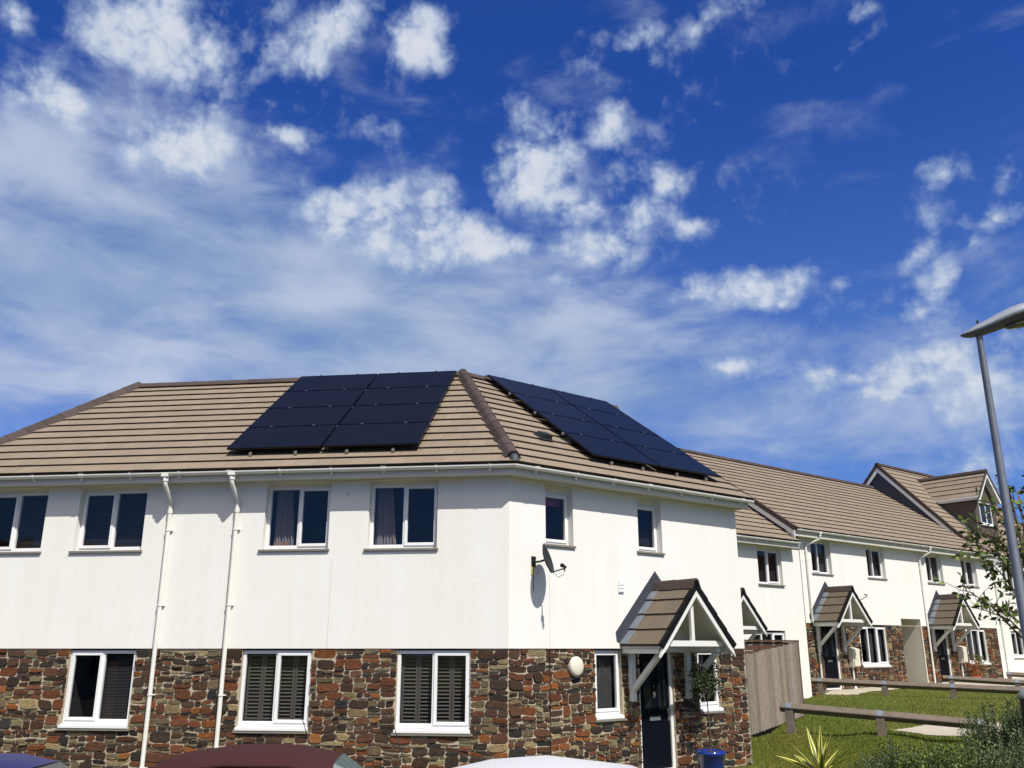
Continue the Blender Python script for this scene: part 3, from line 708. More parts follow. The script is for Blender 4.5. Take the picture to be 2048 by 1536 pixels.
# mortar-bedded foot of the front hip
f_ = cornerE+hipd*.10; rg.build('ridge_tiles', M['ridge'], house)
hm = MB(); hm.lathe([(0, .10), (.05, .085), (.085, .03), (.10, -.04)], 10, Matrix.Translation(f_+up_*.02)); hm.build('hip_mortar', M['lead'], house, smooth=True)
# fascia, soffit and gutter wrap the corner
fa = MB()
for F, a, b, m0, m1 in ((FA, LA, 0, T22, -T22), (FB, 0, SB+.06, T22, 0), (FC, -7, 0, 0, -T22)):
    fa.F = F
    fa.sweep([(-.33, 2.86-.02), (-.33, 3.02), (-.305, 3.02), (-.305, 2.84)][::-1], a, b, m0, m1)
    fa.sweep([(-.305, 2.862), (-.305, 2.872), (-.0, 2.872), (-.0, 2.862)], a, b, m0, m1)
fa.F = FB; fa.add([(SB+.062, -.33, 2.84), (SB+.062, -.33, 3.02), (SB+.062, -.02, 3.25), (SB+.062, -.02, 2.84), (SB-.0, -.33, 2.84), (SB-.0, -.33, 3.02), (SB-.0, -.02, 3.25), (SB, -.02, 2.84)], [(0, 1, 2, 3), (7, 6, 5, 4), (0, 3, 7, 4), (1, 5, 6, 2), (3, 2, 6, 7)])
fa.add([(SB+.04, -.30, 3.0), (SB+.04, HD, ZR-.07), (SB+.04, HD, ZR-.24), (SB+.04, -.30, 2.84), (SB+.07, -.30, 3.0), (SB+.07, HD, ZR-.07), (SB+.07, HD, ZR-.24), (SB+.07, -.30, 2.84)], [(0, 1, 2, 3), (7, 6, 5, 4), (0, 4, 5, 1), (3, 2, 6, 7)])
fa.build('fascia', M['fascia'], house)
gu = MB()
for F, a, b, m0, m1 in ((FA, LA, 0, T22, -T22), (FB, 0, SB+.12, T22, 0), (FC, -7, 0, 0, -T22)):
    gu.F = F; gu.sweep(gutter_prof(-.39, 3.0), a, b, m0, m1)
gutter_clips(gu, FA, LA, 0, -.39, 3.0); gutter_clips(gu, FB, 0.1, SB, -.39, 3.0)
gu.F = FB; gu.sweep([(-.39+.064*cos(a), 3.0+.064*sin(a)) for a in [pi+pi*k/8 for k in range(9)]], SB+.10, SB+.125)
gu.build('gutter', M['gutter'], house)
downpipe(house, FA, -6.12, 2.98, -2.33, kink=.02, clips=(2.02, .72, -.75, -1.9), dg=-.39); downpipe(house, FA, -4.86, 2.98, -2.33, kink=.0, clips=(2.02, .72, -.75, -1.9), dg=-.39)
# roof vents
SL = Vector((0, cos(PIT), sin(PIT))); NN = Vector((0, -sin(PIT), cos(PIT)))
def slopeF(F, s, q, z0=ZE, dov=-OV, pit=PIT):
    m = Matrix.Identity(4); up = Vector((0, cos(pit), sin(pit))); nn = Vector((0, -sin(pit), cos(pit))); o = Vector((s, dov, z0)) + up*q
    for i in range(3): m[i][0] = (1, 0, 0)[i]; m[i][1] = up[i]; m[i][2] = nn[i]; m[i][3] = o[i]
    return F @ m
for s, q in ((1.45, 1.50), (2.18, 1.50)):
    g = MB(slopeF(FB, s, q)); g.box(-.16, .16, -.16, .16, .03, .05)
    g.add([(-.13, -.13, .05), (.13, -.13, .05), (.13, .12, .05), (-.13, .12, .05), (-.11, -.12, .15), (.11, -.12, .15), (.11, .08, .12), (-.11, .08, .12)], [(0, 1, 5, 4), (1, 2, 6, 5), (2, 3, 7, 6), (3, 0, 4, 7), (4, 5, 6, 7)])
    g.build('roof_vent', M['dish'], house, bevel=.012)
g = MB(FB); g.box(2.54, 2.67, -.045, -.018, .985, 1.20)
for k in range(3): g.box(2.548, 2.662, -.056, -.044, 1.0+k*.063, 1.038+k*.063)
g.build('wall_vent', M['pvc'], house, bevel=.003)
g = MB(FA); g.lathe([(.0, .01), (.028, .008), (.03, 0)], 12, Matrix.Translation((-2.85, -.021, 2.62)) @ Matrix.Rotation(radians(90), 4, 'X')); g.build('overflow_pipe', M['fascia'], house)

# ------------------------------------------------------------------ solar arrays
def array(F, s0, widths, rows, q0, rh, label, rails=True):
    A_ = empty('solar_array', F @ Vector((s0, 0, ZE+.5)), 0, label, 'solar panels', 'solar panel arrays on the corner house roof')
    S = slopeF(F, 0, 0); h0 = .135
    x = s0
    rl = MB(S)
    for wdt in widths:
        for k in (.26, .74):
            xx = x+wdt*k; rl.box(xx-.02, xx+.02, q0-.07, q0+rows*rh+.05, .055, .095)
            for q in (q0+.2, q0+rows*rh*.5, q0+rows*rh-.2): rl.box(xx-.03, xx+.03, q-.05, q+.05, .02, .056)
        x += wdt+.035
    rl.build('mounting_rail', M['panelframe'], A_)
    x = s0
    for wdt in widths:
        for r in range(rows):
            qa = q0+r*rh; qb = qa+rh-.026
            f = MB(S); t = .032; zt = h0+.038
            f.box(x, x+wdt, qa, qa+.011, h0, zt); f.box(x, x+wdt, qb-.011, qb, h0, zt); f.box(x, x+.011, qa+.011, qb-.011, h0, zt); f.box(x+wdt-.011, x+wdt, qa+.011, qb-.011, h0, zt)
            f.poly([(x+.011, qa+.011, h0+.004), (x+.011, qb-.011, h0+.004), (x+wdt-.011, qb-.011, h0+.004), (x+wdt-.011, qa+.011, h0+.004)])
            p = f.build('solar_panel', M['panelframe'], A_)
            g_ = MB(S); dz = random.uniform(-.0015, .0015)
            g_.poly([(x+.010, qa+.010, zt-.003+dz), (x+wdt-.010, qa+.010, zt-.003), (x+wdt-.010, qb-.010, zt-.003-dz), (x+.010, qb-.010, zt-.003)]); g_.build('glass', M['panel'], p)
            for k in (.26, .74): cl = MB(S); cl.box(x+wdt*k-.022, x+wdt*k+.022, qb-.004, qb+.026, zt-.01, zt+.008); cl.build('clamp', M['alu'], p)
            for xx in (x-.02, x+wdt+.02): cl = MB(S); cl.box(xx-.015, xx+.015, qb-.05, qb+.02, h0-.02, h0+.022); cl.build('clamp', M['alu'], p)
        for k in (.26, .74): cl = MB(S); cl.box(x+wdt*k-.025, x+wdt*k+.025, q0-.075, q0-.03, .05, .10); cl.build('rail_end', M['alu'], A_)
        x += wdt+.035
    return A_
array(FA, -5.17, (1.765, 1.765), 4, .56, 1.055, 'dark blue-black solar panels on the front roof slope, left of the hip', True)
array(FB, 2.03, (1.79, 1.88), 4, .62, 1.055, 'dark blue-black solar panels on the right-hand roof slope above the porch')

# ------------------------------------------------------------------ fittings on the corner house
def onB(u, v, off):           # world point on a plane parallel to the right wing, off metres in front of it
    r = ray(u, v); P0 = Cp+nB*off; return r*(P0.dot(nB)/r.dot(nB))
P = onB(1097, 1117, .36)
sd = empty('satellite_dish', P, 0, 'dark grey satellite dish on an arm on the white upper wall beside the corner', 'satellite dish')
nz = Vector((sin(radians(107))*cos(radians(18)), cos(radians(107))*cos(radians(18)), sin(radians(18))))
zx = nz.cross(Vector((0, 0, 1))).normalized(); zy = zx.cross(nz).normalized()
DM = Matrix.Identity(4)
for i in range(3): DM[i][0] = zx[i]; DM[i][1] = zy[i]; DM[i][2] = nz[i]; DM[i][3] = P[i]
g = MB(DM); R_ = .222; prof = [(0.001, -.06), (.075, -.054), (.14, -.037), (.19, -.014), (R_, 0), (R_+.008, -.004), (.19, -.024), (.14, -.047), (.075, -.064), (.001, -.07)]
g.lathe(prof, 36, Matrix.Scale(1.12, 4, (0, 1, 0))); g.build('dish', M['dish'], sd, smooth=True)
foot = P + nz*(-.10) ; wallp = foot - nB*((foot-Cp).dot(nB)-.03)
g = MB(); g.tube([P-nz*.06, P-nz*.14, P-nz*.15-nB*.10, wallp+nB*.02], .018, 10); g.build('mount_arm', M['black'], sd)
g = MB(FB); q = FB.inverted() @ wallp; g.box(q.x-.05, q.x+.05, q.y-.0, q.y+.03, q.z-.09, q.z+.09); g.build('wall_bracket', M['black'], sd)
L1 = onB(1129, 1133, .72); base_ = P - zy*.24 
g = MB(); g.tube([P-zy*.06-nz*.07, base_-nz*.03, base_+nz*.03, L1-Vector((0, 0, .03))], .011, 8); g.build('receiver_arm', M['black'], sd)
g = MB(); ax = (P-L1).normalized(); g.tube([L1-ax*.03, L1+ax*.03, L1+ax*.035, L1+ax*.075], [.022, .022, .034, .034], 12); g.tube([L1, L1-Vector((0, 0, .07))], .014, 8); g.build('receiver', M['black'], sd)
g = MB(); c0 = L1-Vector((0, 0, .07)); g.tube([c0, c0+Vector((-.02, .02, -.06)), c0+Vector((-.10, .08, -.10)), base_+Vector((.02, .02, -.015))], .004, 6)
g.tube([wallp+Vector((0, 0, -.05)), wallp+Vector((-.01, 0, -.25)), wallp+nB*-.0+Vector((-.004, 0, -.5))], .005, 6); g.build('cable', M['cable'], sd)
g = MB(FB); g.box(q.x-.06, q.x-.04, q.y-.01, q.y+.012, q.z-.22, q.z-.08); g.build('cable_tag', M['yellowtag'], sd)

P = FB @ Vector((1.44, .0, -.30))
lt = empty('wall_light', P, 0, 'round cream bulkhead light on the stone wall near the corner', 'light')
RM = Matrix.Translation(P) @ FB.to_3x3().to_4x4() @ Matrix.Rotation(radians(90), 4, 'X')
g = MB(RM); g.lathe([(.15, .0), (.15, .03)], 28); g.lathe([(0, .03), (.15, .03)], 28); g.build('base', M['pvc'], lt, smooth=False)
g = MB(RM); g.lathe([(.153, .03), (.155, .055), (.145, .085), (.11, .105), (.05, .113), (0.001, .115)], 32, Matrix.Scale(1.1, 4, (0, 1, 0))); g.build('diffuser', M['cream'], lt, smooth=True)

# ================================================================== TERRACE BEHIND
def rowroof(parent, s0, s1, ze, de, D, seed, vl=True, vr=False, pit=PIT, ridge=True, tone=1.0, name='tiled_roof'):
    Lr = (D-de)/cos(pit); zr = ze+(D-de)*tan(pit)
    r = MB(); tiles(r, FT, s0, s1, ze, de, Lr, pit, seed, tone=tone)
    r.F = FT; r.mi = 1; r.col = (1, 1, 1); r.poly([(s0, D, zr-.01), (s1, D, zr-.01), (s1, 2*D-de, ze), (s0, 2*D-de, ze)]); r.poly([(s0, de, ze-.03), (s1, de, ze-.03), (s1, D, zr-.03), (s0, D, zr-.03)])
    r.build(name, [M['tile'], M['tile_edge']], parent)
    g = MB(); 
    if ridge: caps(g, FT @ Vector((s0, D, zr+.045)), FT @ Vector((s1, D, zr+.045)), w=.26, seg=.45, h=.055, seed=seed, drop=.07); g.F = Matrix.Identity(4)
    for fl, s in ((vl, s0), (vr, s1)):
        if not fl: continue
        g.F = FT; n = int(Lr/.35)
        for side in (0, 1):
            for k in range(n+1):
                q0, q1 = k*.35, min((k+1)*.35+.02, Lr+.04)
                a = lambda q, h: ((de+q*cos(pit)-h*sin(pit), ze+q*sin(pit)+h*cos(pit)) if side == 0 else (2*D-de-q*cos(pit)+h*sin(pit), ze+q*sin(pit)+h*cos(pit)))
                pr = [a(q0, -.10), a(q0, .055), a(q1, .035), a(q1, -.10)]
                if side: pr = pr[::-1]
                g.sweep(pr, s-.035, s+.06)
    g.build('ridge_and_verge_tiles', M['ridge'], parent)
    return zr
def bargeboard(parent, s, ze, de, D, zr, pit, cheek):
    """white barge board with the dark clad gable below it"""
    g = MB(FT); hh = .22/cos(pit)
    for sg in (0, 1):
        X = (lambda d: d) if sg == 0 else (lambda d: 2*D-d)
        vs = [(s-.015, X(de+.05), ze-.05), (s-.015, X(D), zr-.10), (s-.015, X(D), zr-.10-hh*.8), (s-.015, X(de+.05), ze-.05-hh*.8)]
        vs += [(s+.02, y, z) for x, y, z in vs]
        fs = [(0, 1, 2, 3), (7, 6, 5, 4), (0, 4, 5, 1), (3, 2, 6, 7), (0, 3, 7, 4)]
        g.add(vs, fs)
    g.build('bargeboard', M['pvc'], parent)
    g = MB(FT); g.poly([(s+.05, de+.3, cheek), (s+.05, de+.35, ze+.05), (s+.05, D, zr-.2), (s+.05, 2*D-de-.35, ze+.05), (s+.05, 2*D-de-.35, cheek)]); g.build('clad_gable', M['slate'], parent)
def eaves(parent, s0, s1, ze, fb, de=-.39, endcap=None):
    g = MB(FT); g.sweep([(de+.06, fb), (de+.06, ze), (de+.085, ze), (de+.085, fb)][::-1], s0, s1); g.sweep([(de+.085, fb+.02), (de+.085, fb+.03), (0, fb+.03), (0, fb+.02)], s0, s1)
    if endcap:
        for s in endcap: g.sweep([(de+.062, fb), (de+.062, ze), (-.01, ze+.25), (-.01, fb)][::-1], s-.04, s)
    g.build('fascia', M['fascia'], parent)
    g = MB(FT); g.sweep(gutter_prof(de, ze-.03), s0, s1); gutter_clips(g, FT, s0, s1, de, ze-.03); g.build('gutter', M['gutter'], parent)
DT = 4.5; TZ = .80
# link house
lk = empty('link_house', FT @ Vector((9, 0, -1.8)), 0, 'small white house with lower roof behind the wooden fence, between corner house and terrace', 'house')
lo = [(14.8, 16.07, 1.99, 3.19)]; ll = [(14.2, 15.95, -.85, .55)]
w = MB(); wall(w, FT, 2.0, 17.098, -2.6, 3.24, 0, lo+ll); reveals(w, FT, lo+ll, 0, .16, -2.6, 3.24)
w.F = FT; w.poly([(2, 2*DT, -2.6), (17.098, 2*DT, -2.6), (17.098, 2*DT, 3.24), (2, 2*DT, 3.24)]); w.poly([(2, 0, -2.6), (2, 2*DT, -2.6), (2, 2*DT, 3.24), (2, DT, 6.8), (2, 0, 3.24)])
w.build('rendered_wall', M['render'], lk)
UT = dict(sill='tile', head=3.2)
window(lk, FT, 14.8, 16.07, 1.99, 3.12, .12, sash=(1,), dress=[('blind', .05, .95, .05, .95)], **UT)
window(lk, FT, *ll[0][:3], .50, .07, split=(.34, .67), sash=(0, 2), dress=[('net', .05, .9, .05, .95)])
door(lk, FT, 12.15, 13.05, -1.66, .48, -.09)
rowroof(lk, 1.8, 16.55, 3.43, -.42, DT, 41, vl=False)
eaves(lk, 2, 16.62, 3.42, 3.20, endcap=(16.66,))
porch(lk, FT, 12.62, .50)

# terrace house with the first porch
t1 = empty('terraced_house', FT @ Vector((17.1, 0, -1.5)), 0, 'white terraced house with stone ground floor and porch, left of the covered passage', 'house', 'terraced houses behind the lawn')
t2 = empty('terraced_house', FT @ Vector((27.5, 0, -1.3)), 0, 'white terraced house with stone ground floor, right of the passage, half behind the young tree', 'house', 'terraced houses behind the lawn')
u1 = [(17.76, 18.93, 2.47, 3.62), (21.21, 22.42, 2.48, 3.62)]; u2 = [(25.46, 26.72, 2.48, 3.62), (28.33, 29.6, 2.48, 3.62)]
g1 = [(17.95, 18.93, -1.6, TZ), (20.25, 22.02, -.62, TZ), (23.08, 24.46, -2.6, TZ)]; g2 = [(25.55, 26.50, -1.5, TZ), (27.95, 29.65, -.62, TZ)]
def upper(parent, s0, s1, ops, lows, seed, pas=None):
    w = MB(); wall(w, FT, s0, s1, TZ+.02, 3.64, -.02, ops+([(pas[0], pas[1], 0, pas[2])] if pas else [])); reveals(w, FT, ops, -.02, .16, TZ, 3.64)
    w.F = FT; w.sweep([(-.02, TZ+.02), (.05, TZ+.02)], s0, pas[0] if pas else s1, closed=False)
    w.build('rendered_wall', M['render'], parent)
    w = MB(FT); w.poly([(s0, 2*DT, -2.6), (s1, 2*DT, -2.6), (s1, 2*DT, 3.64), (s0, 2*DT, 3.64)]); w.build('rear_wall', M['render'], parent)
    s = MB(); wall(s, FT, s0, s1, -2.6, TZ+.02, .008, lows); reveals(s, FT, [o for o in lows if not pas or o[0] != pas[0]], .008, .12, -2.6, TZ)
    s.mi = 1; stones(s, FT, s0+.003, s1-.003, -1.75, TZ+.0, lows, .008, seed, hmax=.22, wmax=.48)
    s.build('stone_wall', [M['mortar'], M['stone']], parent)
upper(t1, 17.1, 24.498, u1, g1, 31, pas=(23.08, 24.46, 1.07)); upper(t2, 24.5, 30.65, u2, g2, 32)
# passage with rendered sides
w = MB(FT); a, b, zt = 23.08, 24.46, 1.07
w.poly([(b, .008, -2.6), (b, 5.5, -2.6), (b, 5.5, zt), (b, .008, zt)]); w.poly([(a, .008, -2.6), (a, .008, zt), (a, 5.5, zt), (a, 5.5, -2.6)]); w.poly([(a, 0, zt), (b, 0, zt), (b, 5.5, zt), (a, 5.5, zt)]); w.poly([(a, 5.5, -2.6), (b, 5.5, -2.6), (b, 5.5, zt), (a, 5.5, zt)])
w.box(b, b+.05, -.03, .02, -2.4, zt-.0); w.build('passage', M['reveal'], t1)
for i, o in enumerate(u1): window(t1, FT, *o[:3], 3.58, .12, sash=((0,) if i == 0 else (1,)), sash_open=(0 if i == 0 else radians(-13)), dress=[('net', .5, .95, .05, .95)], sill='tile', head=3.63)
for i, o in enumerate(u2): window(t2, FT, *o[:3], 3.58, .12, sash=(0,) if i == 0 else (1,), dress=[('net', .45, .95, .05, .95)], sill='tile', head=3.63)
window(t1, FT, 20.25, 22.02, -.59, TZ-.05, .05, split=(.34, .67), sash=(0, 2), dress=[('net', .35, .62, .1, .9), ('net', .7, .95, .1, .9)])
window(t2, FT, 27.95, 29.65, -.59, TZ-.05, .05, split=(.34, .67), sash=(0, 2), dress=[('paleblind', .34, .6, .08, .12), ('net', .05, .95, .1, .95)])
door(t1, FT, 17.95, 18.93, -1.30, TZ-.01, .06); door(t2, FT, 25.55, 26.50, -1.27, TZ-.01, .06)
porch(t1, FT, 18.42, TZ, True); porch(t2, FT, 26.0, TZ, True)
zr1 = rowroof(t1, 16.42, 24.5, 3.87, -.42, DT, 42, vl=True); rowroof(t2, 24.5, 31.0, 3.87, -.42, DT, 43, vl=False)
bargeboard(t1, 16.42, 3.87, -.42, DT, zr1, PIT, 3.3)
eaves(t1, 16.5, 24.5, 3.87, 3.62); eaves(t2, 24.5, 30.9, 3.87, 3.62)
g = MB(FT); g.sweep([(-.33, 3.42), (-.33, 3.87), (-.02, 4.1), (-.02, 3.42)][::-1], 16.46, 16.50); g.build('eaves_box_end', M['fascia'], t1)
downpipe(t1, FT, 17.40, 3.82, -1.4, kink=.42, dg=-.39, clips=(2.9, 1.3, -.2), foot=(.85, .22)); downpipe(t2, FT, 24.90, 3.82, -1.3, kink=.30, dg=-.39, clips=(2.9, 1.3, -.2))

# tall house with dormer
TP = radians(46.5); WD = -.15
t3 = empty('tall_house', FT @ Vector((31, -.15, -1.2)), 0, 'taller white house with a steep roof and a tile-hung dormer, behind the lamp post', 'house')
D3 = 4.1; de3 = -.17; zr3 = 3.9+(D3-de3)*tan(TP)
w = MB(); tl = [(31.9, 33.1, -.36, .72)]; tu = [(32.0, 33.2, 2.3, 3.5)]
wall(w, FT, 30.65, 39.1, -2.6, 3.75, -.02, tl+tu); reveals(w, FT, tl+tu, -.02, .16, -2.6, 3.75); w.F = FT; w.poly([(39.1, -.02, -2.6), (39.1, 2*D3, -2.6), (39.1, 2*D3, 3.9), (39.1, D3, zr3-.2), (39.1, -.02, 3.75)])
w.poly([(30.7, 2*D3, -2.6), (39.1, 2*D3, -2.6), (39.1, 2*D3, 3.9), (30.7, 2*D3, 3.9)]); w.poly([(30.7, .1, 3.3), (30.7, 2*D3, 3.3), (30.7, 2*D3, 3.9), (30.7, D3, zr3-.3)])
w.build('rendered_wall', M['render'], t3)
window(t3, FT, *tl[0][:3], .70, .06, sash=(0,), dress=[('net', .1, .9, .1, .9)]); window(t3, FT, *tu[0][:3], 3.5, .10, sash=(1,), dress=[('net', .1, .9, .1, .9)], sill='tile')
# the steep slope is cut open where the dormer's cheeks stand
rowroof(t3, 30.0, 39.2, 3.9, de3, D3, 44, vl=True, vr=True, pit=TP)
bargeboard(t3, 30.0, 3.9, de3, D3, zr3, TP, 3.3)
eaves(t3, 30.4, 39.0, 3.87, 3.62, de=-.20)
downpipe(t3, FT, 31.05, 3.85, -1.3, kink=.1, dg=-.20, clips=(2.9, 1.3, -.2))
g = MB(FT); g.box(33.35, 33.55, -.05, -.02, 1.3, 1.55); g.build('wall_vent', M['cream'], t3, bevel=.004)
# dormer
dc, dw, df, dze, dzr = 32.68, 1.0, .62, 6.60, 7.84; dov = .30
dn = MB(FT)
dn.mi = 0; zb = 3.9+(df-de3)*tan(TP)
dn.poly([(dc-dw, df, zb-.1), (dc+dw, df, zb-.1), (dc+dw, df, dze), (dc, df, dzr-.1), (dc-dw, df, dze)])
for sg in (-1, 1):
    dd = de3+(dze-3.9)/tan(TP)
    dn.poly([(dc+sg*dw, df, zb-.1), (dc+sg*dw, df, dze), (dc+sg*dw, dd+.1, dze)])
# hanging-tile courses as real stepped laps
z = zb
while z < dzr-.25:
    hw_ = dw+.016 if z < dze-.1 else (dzr-.1-z)/(dzr-dze)*dw
    if z+.15 < 5.55 or z > 6.45: dn.box(dc-hw_, dc+hw_, df-.022, df-.001, z, z+.105)
    else:
        dn.box(dc-hw_, dc-.64, df-.022, df-.001, z, z+.105); dn.box(dc+.52, dc+hw_, df-.022, df-.001, z, z+.105)
    if z < dze-.1:
        dd = de3+(z-3.9)/tan(TP)
        for sg in (-1, 1): 
            x0, x1 = sorted((dc+sg*dw, dc+sg*(dw+.018))); dn.box(x0, x1, df, max(dd+.05, df+.03), z, z+.105)
    z += .118
dob = dn.build('dormer', mat('hanging_tile', (.10, .078, .062), .9, noise=[(20, .3, (.6, .6, .6))]), t3)
wd = MB(FT); a, b, c, e = dc-.62, dc+.50, 5.40, 6.40; y0 = df-.055
wd.box(a-.03, b+.05, y0-.04, y0+.03, c-.06, c+.015); wd.box(a, b, y0, y0+.05, c+.015, c+.07); wd.box(a, b, y0, y0+.05, e-.05, e); wd.box(a, a+.05, y0+.001, y0+.05, c+.07, e-.05); wd.box(b-.05, b, y0+.001, y0+.05, c+.07, e-.05); wd.box((a+b)/2-.03, (a+b)/2+.03, y0+.001, y0+.05, c+.07, e-.05)
wd.build('window', M['pvc'], dob)
wd = MB(FT); wd.poly([(a+.04, y0+.03, c+.05), (b-.04, y0+.03, c+.05), (b-.04, y0+.03, e-.04), (a+.04, y0+.03, e-.04)]); wd.build('pane', M['doorglass'], dob)
dp = atan((dzr-dze)/(dw+.12)); dL = (dw+.12)/cos(dp)
dr = MB()
for sg in (-1, 1):
    m = Matrix.Identity(4); x = Vector((0, -1, 0)) if sg < 0 else Vector((0, 1, 0)); y = Vector((-sg, 0, 0))
    for i in range(3): m[i][0] = x[i]; m[i][1] = y[i]; m[i][2] = (0, 0, 1)[i]
    m.translation = (dc, 0, 0); S_ = FT @ m
    r0, r1 = (-(3.6), -(df-dov)) if sg < 0 else (df-dov, 3.6)
    upn = (FT.to_3x3() @ Vector((0, sin(TP), -cos(TP)))); co = FT @ Vector((0, de3, 3.9+.0))
    tiles(dr, S_, r0, r1, dze-.02, -(dw+.12), dL, dp, 51, gauge=dL/5, clips=[(co, upn)])
dr.F = Matrix.Identity(4); drp = dr.build('dormer_roof', [M['tile'], M['tile_edge']], dob)
g = MB(); rb = de3+(dzr+.03-3.9)/tan(TP); caps(g, FT @ Vector((dc, df-dov-.04, dzr+.03)), FT @ Vector((dc, rb+.1, dzr+.03)), w=.24, h=.06, seed=9)
g.F = FT
for sg in (-1, 1):
    P = [(dc, dzr+.03), (dc+sg*(dw+.16), dze-.04), (dc+sg*(dw+.12), dze-.14), (dc, dzr-.09)]
    if sg > 0: P = P[::-1]
    g.prism(P, df-dov-.05, df-dov+.02)
g.build('ridge_tiles', M['ridge'], dob)
g = MB(FT)
for sg in (-1, 1):
    P = [(dc, dzr-.09), (dc+sg*(dw+.12), dze-.13), (dc+sg*(dw+.05), dze-.22), (dc+sg*(dw-.02), dze-.2), (dc, dzr-.26)]
    if sg > 0: P = P[::-1]
    g.prism(P, df-dov-.02, df-dov+.03)
    g.add([(dc, df-dov+.03, dzr-.16), (dc+sg*(dw+.1), df-dov+.03, dze-.14), (dc+sg*(dw+.1), df+.0, dze-.14), (dc, df, dzr-.16)], [(0, 1, 2, 3)])
    x0, x1 = sorted((dc+sg*(dw+.10), dc+sg*(dw+.13))); g.box(x0, x1, df-dov+.03, de3+(dze-3.9)/tan(TP), dze-.17, dze-.02)
    x0, x1 = sorted((dc+sg*(dw+.13), dc+sg*(dw+.21))); g.box(x0, x1, df-dov+.0, de3+(dze-3.9)/tan(TP), dze-.08, dze-.02)
g.build('bargeboard', M['pvc'], dob)
g = MB(FT)
for sg in (-1, 1):
    pts = []
    for k in range(2):
        d_ = (df-.1, de3+(dze-.1-3.9)/tan(TP))[k]; z_ = 3.9+(d_-de3)*tan(TP)+.06; pts += [(dc+sg*(dw+.02), d_, z_), (dc+sg*(dw+.16), d_, z_)]
    g.add(pts, [(0, 1, 3, 2)])
g.build('lead_flashing', M['leadlight'], dob)
# second dish mostly hidden behind the first terrace porch: only the receiver shows
P = FT @ Vector((19.55, -.35, 1.72))
d2 = empty('satellite_dish', P, 0, 'small dark satellite dish mostly hidden behind the first terrace porch, its receiver arm showing', 'satellite dish')
g = MB(); D2 = DM.copy(); D2.translation = P; g.F = D2; g.lathe([(r*.8, z) for r, z in prof], 24); g.build('dish', M['dish'], d2, smooth=True)
g = MB(); e_ = P+nz*.42-zy*.12; g.tube([P-zy*.2, e_, ], .013, 8); g.tube([e_, e_+Vector((0, 0, .05)), e_+Vector((-.08, 0, .06))], .022, 8); g.tube([P-nz*.04, FT @ Vector((19.45, -.01, 1.7))], .018, 8); g.build('receiver_arm', M['black'], d2)
# ================================================================== TIMBER
# boarded fence between the corner house and the link house
PL = pt(1489, 1478, 20.6); PR = pt(1606, 1435, 22.2)
fe = empty('wooden_fence', PL, 0, 'grey weathered close-boarded wooden fence between the corner house and the lawn', 'fence')
rnd = random.Random(3); n = 19
dv = (PR-PL); hd = Vector((dv.x, dv.y, 0)).normalized(); nv = Vector((hd.y, -hd.x, 0))
if nv.y > 0: nv = -nv
for k in range(n):
    p0 = PL+dv*(k/n); wdt = dv.length/n
    tz = pt(1489+(1592-1489)*k/n, 1311+(1283-1311)*k/n, 20.6+1.6*k/n).z + rnd.uniform(-.012, .012)
    bz = p0.z+.03
    g = MB(); c = rnd.uniform(.75, 1.2); g.col = (c, c*rnd.uniform(.96, 1.0), c*rnd.uniform(.9, 1.02)); tilt = rnd.uniform(0, .006)
    a = p0+hd*.028+nv*tilt; b = p0+hd*(wdt-.006)+nv*(tilt+.03)
    vs = [(a.x, a.y, bz), (b.x, b.y, bz), (b.x, b.y, tz), (a.x, a.y, tz)]; vs += [(x-nv.x*.02, y-nv.y*.02, z) for x, y, z in vs]
    g.add(vs, [(0, 1, 2, 3), (7, 6, 5, 4), (0, 4, 5, 1), (1, 5, 6, 2), (2, 6, 7, 3), (3, 7, 4, 0)]); g.build('board', M['timber'], fe)
g = MB()
for zf in (.25, .95, 1.6):
    a = PL-nv*.03+Vector((0, 0, zf)); b = PR-nv*.03+Vector((0, 0, zf)); vs = []
    for p in (a, b):
        for i, j in ((0, 0), (.05, 0), (.05, .09), (0, .09)): vs.append(p-nv*i+Vector((0, 0, j)))
    g.add(vs, [(0, 1, 2, 3), (7, 6, 5, 4), (0, 4, 5, 1), (1, 5, 6, 2), (2, 6, 7, 3), (3, 7, 4, 0)])
g.build('fence_rail', M['timber'], fe)
g = MB()
vs = []
for p in (PL, PR):
    for i, j in ((-.01, -.2), (.03, -.2), (.03, .035), (-.01, .035)): vs.append(p-nv*i*-1+Vector((0, 0, j)))
g.add(vs, [(0, 1, 2, 3), (7, 6, 5, 4), (0, 4, 5, 1), (1, 5, 6, 2), (2, 6, 7, 3), (3, 7, 4, 0)]); g.build('gravel_board', M['timber'], fe)
g = MB(); tl_, tr_ = pt(1489, 1314, 20.6).z, pt(1592, 1286, 22.2).z; q0, q1 = PL-nv*.012, PR-nv*.012
vs = [(q0.x, q0.y, PL.z+.03), (q1.x, q1.y, PR.z+.03), (q1.x, q1.y, tr_), (q0.x, q0.y, tl_)]; vs += [(x-nv.x*.006, y-nv.y*.006, z) for x, y, z in vs]
g.add(vs, [(0, 1, 2, 3), (7, 6, 5, 4), (3, 2, 6, 7), (0, 4, 5, 1), (0, 3, 7, 4), (1, 5, 6, 2)]); g.build('gap_shade_backing', M['tile_edge'], fe)  # added dark sheet behind the boards, standing in for shade between them
